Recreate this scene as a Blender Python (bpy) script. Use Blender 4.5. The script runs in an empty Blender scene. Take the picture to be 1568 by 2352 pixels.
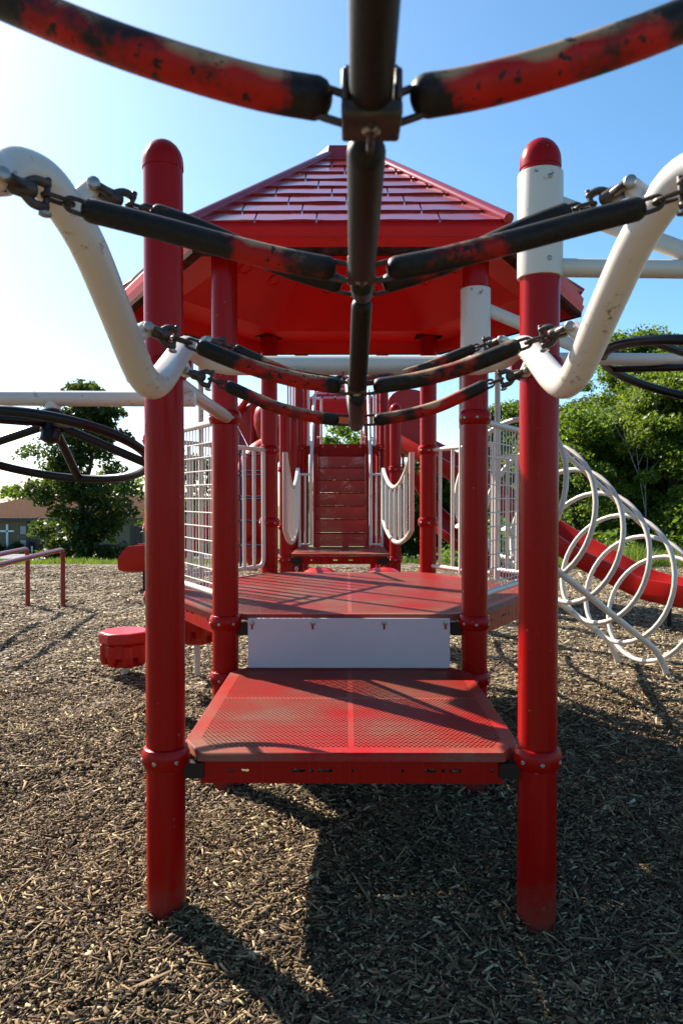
import bpy, math, random
import numpy as np
from mathutils import Vector, Matrix
R = math.radians
random.seed(7); rng = np.random.default_rng(11)
sc = bpy.context.scene
COL = sc.collection

# ------------------------------------------------------------------ camera, sky, sun, exposure
CAMH = 1.40; PITCH = 1.2; YAW = 0.398; FPX = 1729.0
cd = bpy.data.cameras.new('camera'); cam = bpy.data.objects.new('camera', cd); COL.objects.link(cam)
cam.location = (0, 0, CAMH); cam.rotation_euler = (R(90 - PITCH), 0, R(YAW))
cd.sensor_fit = 'VERTICAL'; cd.sensor_height = 36.0; cd.sensor_width = 24.0
cd.lens = 36.0 * FPX / 2352.0
cd.clip_start = 0.02; cd.clip_end = 2000
cd.dof.use_dof = True; cd.dof.focus_distance = 3.6; cd.dof.aperture_fstop = 8.0
sc.camera = cam
SUN_AZ = 47.0; SUN_EL = 38.0          # degrees to the left of the view direction (+y), height
w = bpy.data.worlds.new('World'); sc.world = w; w.use_nodes = True
nt = w.node_tree; bg = nt.nodes['Background']
sky = nt.nodes.new('ShaderNodeTexSky'); sky.sky_type = 'NISHITA'; sky.sun_disc = False
sky.sun_elevation = R(SUN_EL); sky.sun_rotation = R(-SUN_AZ)
sky.air_density = 0.8; sky.dust_density = 1.0; sky.ozone_density = 4.0; sky.altitude = 100
hs = nt.nodes.new('ShaderNodeHueSaturation'); hs.inputs['Saturation'].default_value = 1.13; hs.inputs['Hue'].default_value = .487
nt.links.new(sky.outputs[0], hs.inputs['Color']); nt.links.new(hs.outputs[0], bg.inputs[0]); bg.inputs[1].default_value = 0.086
sd = bpy.data.lights.new('sun', 'SUN'); sd.energy = 5.0; sd.angle = R(0.5); sd.color = (1.0, 0.93, 0.82)
sun = bpy.data.objects.new('sun', sd); COL.objects.link(sun)
SUND = Vector((-math.sin(R(SUN_AZ)) * math.cos(R(SUN_EL)), math.cos(R(SUN_AZ)) * math.cos(R(SUN_EL)), math.sin(R(SUN_EL))))
sun.rotation_euler = SUND.to_track_quat('Z', 'Y').to_euler(); sun.location = SUND * 40
sc.view_settings.view_transform = 'Standard'; sc.view_settings.look = 'None'
sc.view_settings.exposure = 1.52; sc.view_settings.gamma = 1.0
sc.cycles.max_bounces = 8; sc.cycles.transparent_max_bounces = 12

# ------------------------------------------------------------------ helpers
_p, _y = R(PITCH), R(YAW)
_f = Vector((-math.sin(_y) * math.cos(_p), math.cos(_y) * math.cos(_p), -math.sin(_p)))
_r = Vector((math.cos(_y), math.sin(_y), 0)); _u = _r.cross(_f)
def P(px, py, d):
    """world point at world distance y=d seen at (px,py) of a 1568x2352 sheet"""
    v = _f + _r * ((px - 784) / FPX) + _u * ((1176 - py) / FPX)
    return Vector((0, 0, CAMH)) + v * (d / v.y)

OFF = {}
def tag(o, label=None, cat=None, group=None, kind=None):
    if label: o['label'] = label
    if cat: o['category'] = cat
    if group: o['group'] = group
    if kind: o['kind'] = kind
    return o
def thing(name, loc, label, cat, group=None):
    o = bpy.data.objects.new(name, None); COL.objects.link(o); o.empty_display_size = .1
    o.location = loc; OFF[o] = Vector(loc); tag(o, label, cat, group); return o

class MB:
    def __init__(s): s.v = []; s.f = []; s.m = []; s.a = []
    def add(s, vs, fs, mi=0, at=0.0):
        b = len(s.v); s.v += [tuple(x) for x in vs]
        s.f += [tuple(i + b for i in f) for f in fs]; s.m += [mi] * len(fs)
        s.a += list(at) if hasattr(at, '__len__') else [at] * len(vs)
        return s
    def box(s, c, size, mi=0, rot=None):
        x, y, z = [q / 2 for q in size]; c = Vector(c)
        vs = [Vector(q) for q in ((-x,-y,-z),(x,-y,-z),(x,y,-z),(-x,y,-z),(-x,-y,z),(x,-y,z),(x,y,z),(-x,y,z))]
        if rot is not None: vs = [rot @ q for q in vs]
        return s.add([c + q for q in vs], [(3,2,1,0),(4,5,6,7),(0,1,5,4),(1,2,6,5),(2,3,7,6),(3,0,4,7)], mi)
    def tube(s, pts, r, n=12, mi=0, caps=True, closed=False, dome=0, at=None, up=None, sx=1.0):
        pts = [Vector(p) for p in pts]; N = len(pts)
        rs = list(r) if hasattr(r, '__len__') else [r] * N
        ats = list(at) if at is not None else [0.0] * N
        T = []
        for i in range(N):
            if closed: t = pts[(i + 1) % N] - pts[i - 1]
            else: t = pts[min(i + 1, N - 1)] - pts[max(i - 1, 0)]
            T.append(t.normalized())
        if dome and not closed:      # rounded ends: extra shrinking rings
            def cap_rings(p, t, rr, a):
                return [(p + t * (rr * dome * math.sin(q)), rr * math.cos(q), a) for q in (R(30), R(55), R(75), R(88))]
            head = [(q, rr, a) for q, rr, a in cap_rings(pts[0], -T[0], rs[0], ats[0])][::-1]
            tail = cap_rings(pts[-1], T[-1], rs[-1], ats[-1])
            pts = [h[0] for h in head] + pts + [h[0] for h in tail]
            rs = [h[1] for h in head] + rs + [h[1] for h in tail]
            ats = [h[2] for h in head] + ats + [h[2] for h in tail]
            T = [T[0]] * 4 + T + [T[-1]] * 4; N = len(pts)
        u = Vector(up) if up is not None else (Vector((0, 0, 1)) if abs(T[0].z) < .9 else Vector((1, 0, 0)))
        u = (u - T[0] * u.dot(T[0])).normalized(); vs = []; aa = []
        for i in range(N):
            u = (u - T[i] * u.dot(T[i])).normalized(); b = T[i].cross(u)
            for k in range(n):
                q = 2 * math.pi * k / n
                vs.append(pts[i] + (u * math.cos(q) + b * (math.sin(q) * sx)) * rs[i]); aa.append(ats[i])
        fs = []
        for i in range(N if closed else N - 1):
            j = (i + 1) % N
            for k in range(n):
                l = (k + 1) % n
                fs.append((i * n + k, i * n + l, j * n + l, j * n + k))
        if caps and not closed:
            fs.append(tuple(range(n))[::-1]); fs.append(tuple((N - 1) * n + k for k in range(n)))
        return s.add(vs, fs, mi, aa)
    def lathe(s, o, ax, prof, n=20, mi=0):
        o = Vector(o); ax = Vector(ax).normalized()
        return s.tube2([o + ax * h for _, h in prof], [max(r_, 1e-4) for r_, _ in prof], ax, n, mi)
    def tube2(s, pts, rs, ax, n, mi):
        u = Vector((1, 0, 0)) if abs(ax.x) < .9 else Vector((0, 1, 0))
        u = (u - ax * u.dot(ax)).normalized(); b = ax.cross(u)
        vs = [p + (u * math.cos(2 * math.pi * k / n) + b * math.sin(2 * math.pi * k / n)) * r_ for p, r_ in zip(pts, rs) for k in range(n)]
        fs = [(i * n + k, i * n + (k + 1) % n, (i + 1) * n + (k + 1) % n, (i + 1) * n + k) for i in range(len(pts) - 1) for k in range(n)]
        fs += [tuple(range(n))[::-1], tuple((len(pts) - 1) * n + k for k in range(n))]
        return s.add(vs, fs, mi)
    def prism(s, poly, z0, z1, mi=0, mtop=None):
        n = len(poly); vs = [(x, y, z0) for x, y in poly] + [(x, y, z1) for x, y in poly]
        s.add(vs, [tuple(range(n))[::-1]] + [(i, (i + 1) % n, n + (i + 1) % n, n + i) for i in range(n)], mi)
        return s.add([(x, y, z1) for x, y in poly], [tuple(range(n))], mi if mtop is None else mtop)
    def build(s, name, mats, parent=None, smooth=35, bevel=0, attr=None):
        off = OFF.get(parent, Vector((0, 0, 0)))
        me = bpy.data.meshes.new(name)
        me.from_pydata([(x[0] - off.x, x[1] - off.y, x[2] - off.z) for x in s.v], [], s.f)
        mats = mats if isinstance(mats, (list, tuple)) else [mats]
        for m_ in mats: me.materials.append(m_)
        me.polygons.foreach_set('material_index', s.m)
        if attr: me.attributes.new(attr, 'FLOAT', 'POINT').data.foreach_set('value', s.a)
        if smooth:
            me.polygons.foreach_set('use_smooth', [True] * len(me.polygons)); me.set_sharp_from_angle(angle=R(smooth))
        me.update()
        o = bpy.data.objects.new(name, me); COL.objects.link(o)
        if parent is not None: o.parent = parent; OFF[o] = off
        else: OFF[o] = Vector((0, 0, 0))
        if bevel:
            b = o.modifiers.new('bevel', 'BEVEL'); b.width = bevel; b.segments = 3; b.limit_method = 'ANGLE'; b.angle_limit = R(40)
        return o

def smooth_path(pts, k=6):
    pts = [Vector(p) for p in pts]; out = []
    for i in range(len(pts) - 1):
        p0 = pts[max(i - 1, 0)]; p1 = pts[i]; p2 = pts[i + 1]; p3 = pts[min(i + 2, len(pts) - 1)]
        for j in range(k):
            t = j / k
            out.append(.5 * ((2 * p1) + (p2 - p0) * t + (2 * p0 - 5 * p1 + 4 * p2 - p3) * t * t + (3 * p1 - p0 - 3 * p2 + p3) * t ** 3))
    return out + [pts[-1]]
def fillet(pts, rad, k=5):
    pts = [Vector(p) for p in pts]; out = [pts[0]]
    for i in range(1, len(pts) - 1):
        a = pts[i - 1] - pts[i]; b = pts[i + 1] - pts[i]; d = min(rad, a.length * .45, b.length * .45)
        A = pts[i] + a.normalized() * d; B = pts[i] + b.normalized() * d
        for j in range(k + 1):
            t = j / k; out.append(A * (1 - t) ** 2 + pts[i] * (2 * t * (1 - t)) + B * t * t)
    return out + [pts[-1]]
def copy_tree(o, parent=None):
    c = o.copy(); COL.objects.link(c)
    if parent is not None: c.parent = parent
    for ch in list(o.children): copy_tree(ch, c)
    return c

# ------------------------------------------------------------------ materials
def nodes(name):
    m = bpy.data.materials.new(name); m.use_nodes = True
    t = m.node_tree; b = t.nodes['Principled BSDF']; return m, t, b
def N(t, typ, **kw):
    n = t.nodes.new(typ)
    for k, v in kw.items():
        if k in n.bl_rna.properties: setattr(n, k, v)
        else: n.inputs[k].default_value = v
    return n
def math_(t, op, a, b=None, c=None):
    n = t.nodes.new('ShaderNodeMath'); n.operation = op
    for i, q in enumerate((a, b, c)):
        if q is None: continue
        if isinstance(q, (int, float)): n.inputs[i].default_value = q
        else: t.links.new(q, n.inputs[i])
    return n.outputs[0]
def mixc(t, fac, a, b):
    n = t.nodes.new('ShaderNodeMix'); n.data_type = 'RGBA'
    for s_, q in ((0, fac), (6, a), (7, b)):
        if isinstance(q, (int, float)): n.inputs[s_].default_value = q
        elif isinstance(q, tuple): n.inputs[s_].default_value = q if len(q) == 4 else q + (1,)
        else: t.links.new(q, n.inputs[s_])
    return n.outputs[2]
def ramp(t, fac, stops):
    n = t.nodes.new('ShaderNodeValToRGB'); e = n.color_ramp.elements
    while len(e) < len(stops): e.new(.5)
    for q, (p_, c_) in zip(e, stops):
        q.position = p_; q.color = c_ if len(c_) == 4 else tuple(c_) + (1,)
    if fac is not None: t.links.new(fac, n.inputs[0])
    return n.outputs[0]
def noise(t, scale, detail=4, rough=.55, vec=None, stretch=None):
    tc = t.nodes.new('ShaderNodeTexCoord'); n = N(t, 'ShaderNodeTexNoise', Scale=scale, Detail=detail, Roughness=rough)
    if stretch:
        mp = t.nodes.new('ShaderNodeMapping'); mp.inputs['Scale'].default_value = stretch
        t.links.new(tc.outputs['Object'], mp.inputs[0]); t.links.new(mp.outputs[0], n.inputs[0])
    else: t.links.new(tc.outputs['Object'], n.inputs[0])
    return n.outputs[0]
def bump(t, b, h, strength=.3, dist=.002):
    n = N(t, 'ShaderNodeBump', Strength=strength, Distance=dist); t.links.new(h, n.inputs['Height']); t.links.new(n.outputs[0], b.inputs['Normal'])

def plain(name, col, rough=.5, metal=0, spec=.5, var=.25, vs=6, bmp=0, bs=60, coat=0, dirt=None, ds=14, dthr=.6, stretch=None):
    m, t, b = nodes(name); b.inputs['Roughness'].default_value = rough; b.inputs['Metallic'].default_value = metal; b.inputs['Specular IOR Level'].default_value = spec
    if coat: b.inputs['Coat Weight'].default_value = coat; b.inputs['Coat Roughness'].default_value = .12
    nz = noise(t, vs, 5, stretch=stretch)
    c = ramp(t, nz, [(.3, tuple(q * (1 - var) for q in col)), (.7, tuple(min(1, q * (1 + var)) for q in col))])
    if dirt:
        d = noise(t, ds, 8, .7); big = noise(t, ds * .13, 3)
        mask = ramp(t, math_(t, 'ADD', math_(t, 'MULTIPLY', d, .6), math_(t, 'MULTIPLY', big, .4)), [(dthr, (0, 0, 0)), (dthr + .07, (1, 1, 1))])
        c = mixc(t, mask, c, dirt)
    t.links.new(c, b.inputs['Base Color'])
    if bmp: bump(t, b, noise(t, bs, 3), bmp)
    return m

def red_paint(name, col, rough=.28, fade=(.19, .018, .012), amount=.3):
    m, t, b = nodes(name); b.inputs['Roughness'].default_value = rough; b.inputs['Specular IOR Level'].default_value = .14
    st = noise(t, 9, 6, .6, stretch=(6, 6, .25)); sc2 = noise(t, 2.5, 3)
    fac = math_(t, 'MULTIPLY', ramp(t, st, [(.45, (0, 0, 0)), (.8, (1, 1, 1))]), amount)
    fac = math_(t, 'MULTIPLY', fac, sc2)
    c = mixc(t, fac, col, fade)
    tcz = t.nodes.new('ShaderNodeTexCoord'); spz = t.nodes.new('ShaderNodeSeparateXYZ'); t.links.new(tcz.outputs['Object'], spz.inputs[0])
    low = math_(t, 'ADD', spz.outputs['Z'], math_(t, 'MULTIPLY_ADD', noise(t, 24, 5, .7), .30, -.15))
    c = mixc(t, math_(t, 'MULTIPLY', ramp(t, low, [(.02, (1, 1, 1)), (.16, (0, 0, 0))]), .45), c, (.11, .06, .04))
    nick = noise(t, 46, 3, .6)
    c = mixc(t, math_(t, 'MULTIPLY', ramp(t, nick, [(.715, (0, 0, 0)), (.73, (1, 1, 1))]), .55), c, (.30, .17, .14))
    scr = noise(t, 60, 2, .5, stretch=(1, 1, .06))
    c = mixc(t, math_(t, 'MULTIPLY', ramp(t, scr, [(.73, (0, 0, 0)), (.78, (1, 1, 1))]), .25), c, (.32, .12, .10))
    t.links.new(c, b.inputs['Base Color'])
    rr = math_(t, 'MULTIPLY_ADD', st, .16, rough - .10); t.links.new(rr, b.inputs['Roughness'])
    return m
RED = red_paint('red_powder_coat', (.275, .0026, .0018))
REDP = plain('red_plastic', (.36, .0055, .0030), .34, spec=.3, var=.12, vs=3, coat=0, dirt=(.30, .05, .04), ds=18, dthr=.66)
ROOF = plain('roof_plastic', (.30, .0035, .0085), .20, spec=.5, var=.12, vs=2.5, coat=.9, bmp=.05, bs=9, dirt=(.22, .03, .03), ds=14, dthr=.68)
ROOFRED = plain('roof_red_band', (.52, .0040, .0028), .45, spec=.18, var=.12, vs=2.5, dirt=(.20, .03, .025), ds=14, dthr=.68)
GRIME = plain('roof_grime', (.05, .016, .010), .95, spec=.05, var=.7, vs=22)
WHITE = plain('white_powder_coat', (.54, .475, .41), .33, var=.05, vs=3, coat=.1, dirt=(.13, .085, .05), ds=48, dthr=.588)
WHITE2 = plain('white_panel_plastic', (.47, .39, .40), .5, var=.05, vs=4, dirt=(.16, .14, .13), ds=26, dthr=.60)
DARK = plain('black_rubber_coat', (.0045, .0045, .005), .36, spec=.28, var=.3, vs=20)
STEEL = plain('weathered_steel', (.055, .042, .034), .48, .55, var=.5, vs=60, dirt=(.16, .06, .025), ds=50, dthr=.6, bmp=.2, bs=120)
BOLT = plain('zinc_bolt', (.30, .28, .25), .4, .9, var=.2, vs=60)
RAILRED = plain('red_rail_paint', (.19, .004, .004), .35, var=.15, vs=5, coat=.1)
NAVY = plain('navy_rope', (.012, .018, .07), .7, var=.3, vs=60)
GALV = plain('galvanised_chain', (.45, .42, .40), .4, .8, var=.2, vs=60)

def rubber_mat():
    m, t, b = nodes('worn_sleeve_coating'); b.inputs['Roughness'].default_value = .5; b.inputs['Specular IOR Level'].default_value = .2
    at = N(t, 'ShaderNodeAttribute', attribute_name='dark')
    n1 = noise(t, 16, 5, .6); n2 = noise(t, 70, 4, .6); n3 = noise(t, 150, 3, .6)
    lo = noise(t, 11, 2, .5); lo2 = noise(t, 15, 2, .4, stretch=(1.3, 1, .9))
    k = math_(t, 'ADD', at.outputs['Fac'], math_(t, 'MULTIPLY_ADD', lo, 2.9, -1.28))
    k = math_(t, 'ADD', k, math_(t, 'MULTIPLY_ADD', n2, .8, -.40)); k = math_(t, 'ADD', k, math_(t, 'MULTIPLY_ADD', n3, .5, -.25))
    mask = ramp(t, k, [(.30, (0, 0, 0)), (.68, (1, 1, 1))])
    spots = ramp(t, n2, [(.375, (1, 1, 1)), (.40, (0, 0, 0))])
    mask = math_(t, 'MAXIMUM', mask, math_(t, 'MULTIPLY', spots, .95))
    redc = ramp(t, n1, [(.35, (.30, .005, .002)), (.75, (.42, .010, .004))])
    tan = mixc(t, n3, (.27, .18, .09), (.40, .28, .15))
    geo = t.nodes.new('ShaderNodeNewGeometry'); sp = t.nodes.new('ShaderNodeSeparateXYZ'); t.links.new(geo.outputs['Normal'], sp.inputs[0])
    dust = math_(t, 'ADD', sp.outputs['Z'], math_(t, 'MULTIPLY_ADD', lo2, 2.4, -1.2))  # upturned sides: dust with the sunlit sheen painted into its tan
    lit_dustm = ramp(t, dust, [(.18, (0, 0, 0)), (.70, (1, 1, 1))])
    c = mixc(t, math_(t, 'MULTIPLY', lit_dustm, .9), redc, tan)
    drk = ramp(t, n3, [(.3, (.006, .005, .004)), (.7, (.018, .013, .010))])
    drk = mixc(t, math_(t, 'MULTIPLY', lit_dustm, .3), drk, (.07, .05, .033))
    c = mixc(t, mask, c, drk)
    t.links.new(c, b.inputs['Base Color']); bump(t, b, n2, .25, .001)
    return m
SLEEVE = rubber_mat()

def deck_mat(name, pitch=.0160, rh=.0047, perf=True, inner=False):
    m, t, b = nodes(name); b.inputs['Roughness'].default_value = .45; b.inputs['Specular IOR Level'].default_value = .15
    tc = t.nodes.new('ShaderNodeTexCoord')
    big = noise(t, 2.3, 5, .6); fine = noise(t, 60, 4)
    k = math_(t, 'ADD', math_(t, 'MULTIPLY', big, .8), math_(t, 'MULTIPLY', fine, .2))
    c = ramp(t, k, [(.37, (.31, .006, .004)), (.49, (.235, .033, .020)), (.64, (.195, .080, .050))])
    if inner: c = mixc(t, .88, c, (.012, .004, .003))  # near-black mix: shade inside the holes put into the colour
    t.links.new(c, b.inputs['Base Color'])
    if perf:
        sp = t.nodes.new('ShaderNodeSeparateXYZ'); t.links.new(tc.outputs['Object'], sp.inputs[0])
        q = pitch * math.sqrt(3); ds = []
        for o_ in (0, .5):
            u_ = math_(t, 'SUBTRACT', math_(t, 'FRACT', math_(t, 'ADD', math_(t, 'DIVIDE', sp.outputs['X'], pitch), o_ + 100)), .5)
            v_ = math_(t, 'SUBTRACT', math_(t, 'FRACT', math_(t, 'ADD', math_(t, 'DIVIDE', sp.outputs['Y'], q), o_ + 100)), .5)
            u_ = math_(t, 'MULTIPLY', u_, pitch); v_ = math_(t, 'MULTIPLY', v_, q)
            ds.append(math_(t, 'SQRT', math_(t, 'ADD', math_(t, 'MULTIPLY', u_, u_), math_(t, 'MULTIPLY', v_, v_))))
        d = math_(t, 'MINIMUM', ds[0], ds[1])
        hole = math_(t, 'LESS_THAN', d, rh)
        hgt = math_(t, 'SMOOTH_MIN', math_(t, 'DIVIDE', d, pitch * .5), .9, .2)
        bump(t, b, hgt, .55, .004)
        tr = t.nodes.new('ShaderNodeBsdfTransparent'); mx = t.nodes.new('ShaderNodeMixShader')
        t.links.new(hole, mx.inputs[0]); t.links.new(b.outputs[0], mx.inputs[1]); t.links.new(tr.outputs[0], mx.inputs[2])
        t.links.new(mx.outputs[0], t.nodes['Material Output'].inputs[0])
    return m
DECKS = deck_mat('deck_border', perf=False); DECKP = deck_mat('deck_perforated')
STEPP = deck_mat('step_perforated', .0170, .0053); HOLE_SHADE = {0: deck_mat('deck_hole_shade', inner=True), 1: deck_mat('step_hole_shade', .0170, .0053, inner=True)}  # dark copies carry the painted shade of the hole insides

def island_mat(name, stops, rough=.8, trans=0, nscale=0):
    m, t, b = nodes(name); b.inputs['Roughness'].default_value = rough; b.inputs['Specular IOR Level'].default_value = .25
    g = t.nodes.new('ShaderNodeNewGeometry'); fac = g.outputs['Random Per Island']
    if nscale: fac = math_(t, 'MULTIPLY_ADD', noise(t, nscale, 3), .9, math_(t, 'MULTIPLY_ADD', fac, .5, -.25))
    c = ramp(t, fac, stops); t.links.new(c, b.inputs['Base Color'])
    if trans:
        tr = t.nodes.new('ShaderNodeBsdfTranslucent'); mx = t.nodes.new('ShaderNodeMixShader'); mx.inputs[0].default_value = trans
        t.links.new(mixc(t, .5, c, (.26, .36, .02)), tr.inputs[0]); t.links.new(b.outputs[0], mx.inputs[1]); t.links.new(tr.outputs[0], mx.inputs[2])
        t.links.new(mx.outputs[0], t.nodes['Material Output'].inputs[0])
    return m
CHIP_LIT = island_mat('sunlit_tone_chips', [(0, (.05, .033, .018)), (.22, (.12, .083, .046)), (.5, (.22, .165, .098)), (.8, (.33, .26, .16)), (1, (.52, .43, .29))], .85)  # lighter copy of the chips, sunlit brightness put into the colour
CHIP = island_mat('wood_chips', [(0, (.018, .010, .005)), (.22, (.050, .029, .014)), (.5, (.118, .074, .036)), (.8, (.225, .152, .078)), (.95, (.36, .26, .14)), (1, (.50, .39, .23))], .85)
LEAF = island_mat('oak_leaves', [(0, (.012, .028, .007)), (.6, (.025, .05, .011)), (1, (.05, .08, .016))], .45, .22)
LEAF2 = island_mat('woodland_leaves', [(0, (.032, .075, .012)), (.5, (.068, .128, .019)), (1, (.13, .175, .028))], .5, .42, .35)
LEAF3 = island_mat('yellowing_leaves', [(0, (.05, .095, .012)), (.5, (.10, .15, .020)), (1, (.24, .24, .03))], .5, .4, .5)
GRASS = island_mat('grass_blades', [(0, (.05, .10, .015)), (.6, (.12, .19, .025)), (1, (.22, .26, .05))], .6, .35)
BARK = plain('bark', (.07, .055, .042), .9, var=.4, vs=8, bmp=.6, bs=20)
BARKG = plain('pale_dead_bark', (.30, .27, .23), .9, var=.3, vs=8)
def mulch_mat():
    m, t, b = nodes('mulch_bed'); b.inputs['Roughness'].default_value = .95
    tc = t.nodes.new('ShaderNodeTexCoord'); mp = t.nodes.new('ShaderNodeMapping'); mp.inputs['Scale'].default_value = (1, 1.4, 1); mp.inputs['Rotation'].default_value = (0, 0, .6)
    nn = N(t, 'ShaderNodeTexNoise', Scale=9.0, Detail=2.0); t.links.new(tc.outputs['Object'], nn.inputs[0])
    add = N(t, 'ShaderNodeMix', data_type='VECTOR'); add.inputs[0].default_value = .06
    t.links.new(tc.outputs['Object'], add.inputs[4]); t.links.new(nn.outputs['Color'], add.inputs[5]); t.links.new(add.outputs[1], mp.inputs[0])
    v = N(t, 'ShaderNodeTexVoronoi', Scale=34.0); t.links.new(mp.outputs[0], v.inputs[0])
    sp = t.nodes.new('ShaderNodeSeparateColor'); t.links.new(v.outputs['Color'], sp.inputs[0])
    c = ramp(t, sp.outputs[0], [(0, (.016, .010, .006)), (.35, (.055, .036, .020)), (.7, (.17, .12, .068)), (1, (.30, .22, .13))])
    big = noise(t, .7, 4)
    c = mixc(t, math_(t, 'MULTIPLY', ramp(t, big, [(.45, (0, 0, 0)), (.62, (1, 1, 1))]), .35), c, (.09, .055, .03))
    t.links.new(c, b.inputs['Base Color']); bump(t, b, sp.outputs[1], 1.0, .02)
    return m
MULCH = mulch_mat()
LAWN = plain('lawn_green', (.07, .12, .025), .95, var=.4, vs=3, bmp=.6, bs=30)
ASPH = plain('asphalt', (.10, .10, .105), .9, var=.2, vs=4)

# ------------------------------------------------------------------ terrain
def tz(y): return float(np.interp(y, [13.3, 14.1, 16, 72], [-.25, -.085, -.085, -4.145]))
def gz(x, y):
    return -.030 + (.016 * np.sin(1.7 * x + .6 * y + 1) + .014 * np.sin(2.9 * y - 1.1 * x) + .009 * np.sin(5.3 * x + 4.1 * y) + .007 * np.sin(8.3 * x - 6.6 * y + 2)
            - .02 * np.exp(-((x - .1) ** 2 + (y - 1.95) ** 2) / .02)
            + sum((.006 + .010 * np.sin(3 * np.arctan2(y - b_, x - a_) + a_ * 5)) * np.exp(-((x - a_) ** 2 + (y - b_) ** 2) / .020) for a_, b_ in ((-.5975, 2.47), (.6275, 2.47), (-.5975, 3.7), (.6275, 3.7))))
def sheet(name, xs, ys, zf, mat, kind='structure'):
    mb = MB(); nx = len(xs)
    mb.add([(x, y, zf(x, y)) for y in ys for x in xs],
           [(j * nx + i, j * nx + i + 1, (j + 1) * nx + i + 1, (j + 1) * nx + i) for j in range(len(ys) - 1) for i in range(nx - 1)])
    o = mb.build(name, mat, None, smooth=180); o['kind'] = kind; return o
yy = [-400, -60, 10, 13.3, 14.1, 16] + list(np.linspace(18, 72, 12)) + [110, 200, 420]
sheet('lawn', [-420, -120, -60, -30, -15, 0, 15, 30, 60, 120, 420], yy, lambda x, y: tz(y), LAWN)
def edge(x): return 15.7 + .25 * math.sin(x * 1.3) + .15 * math.sin(x * 3.1 + 1) - (.9 if x > 2 else 0)
mb = MB(); xs = np.concatenate([np.linspace(-30, -5, 26), np.linspace(-4.6, 4.6, 60), np.linspace(5, 30, 26)]); nx = len(xs); ts = np.concatenate([np.linspace(0, .5, 90), np.linspace(.53, 1, 20)])
vs = [];
for tq in ts:
    for x in xs:
        y = -6 + (edge(x) + 6) * tq; vs.append((x, y, float(gz(x, y)) * (1 if tq < .98 else .3)))
mb.add(vs, [(j * nx + i, j * nx + i + 1, (j + 1) * nx + i + 1, (j + 1) * nx + i) for j in range(len(ts) - 1) for i in range(nx - 1)])
g = mb.build('ground', MULCH, None, smooth=180); tag(g, 'brown wood chip mulch covering the playground', 'ground', kind='structure')
sheet('parking_lot', [-90, -40, -20, -1], [27, 40, 55, 64], lambda x, y: tz(y) + .03, ASPH)

def np_mesh(name, V, F, mats, mi=None, smooth=False):
    me = bpy.data.meshes.new(name); nf, k = F.shape
    me.vertices.add(len(V)); me.vertices.foreach_set('co', V.astype(np.float32).ravel())
    me.loops.add(nf * k); me.loops.foreach_set('vertex_index', F.astype(np.int32).ravel())
    me.polygons.add(nf); me.polygons.foreach_set('loop_start', np.arange(0, nf * k, k, dtype=np.int32)); me.polygons.foreach_set('loop_total', np.full(nf, k, dtype=np.int32))
    for m_ in mats: me.materials.append(m_)
    if mi is not None: me.polygons.foreach_set('material_index', mi.astype(np.int32))
    if smooth: me.polygons.foreach_set('use_smooth', np.ones(nf, bool))
    me.update(calc_edges=True); return me
def link(name, me, parent=None):
    o = bpy.data.objects.new(name, me); COL.objects.link(o)
    if parent is not None: o.parent = parent
    return o

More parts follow.
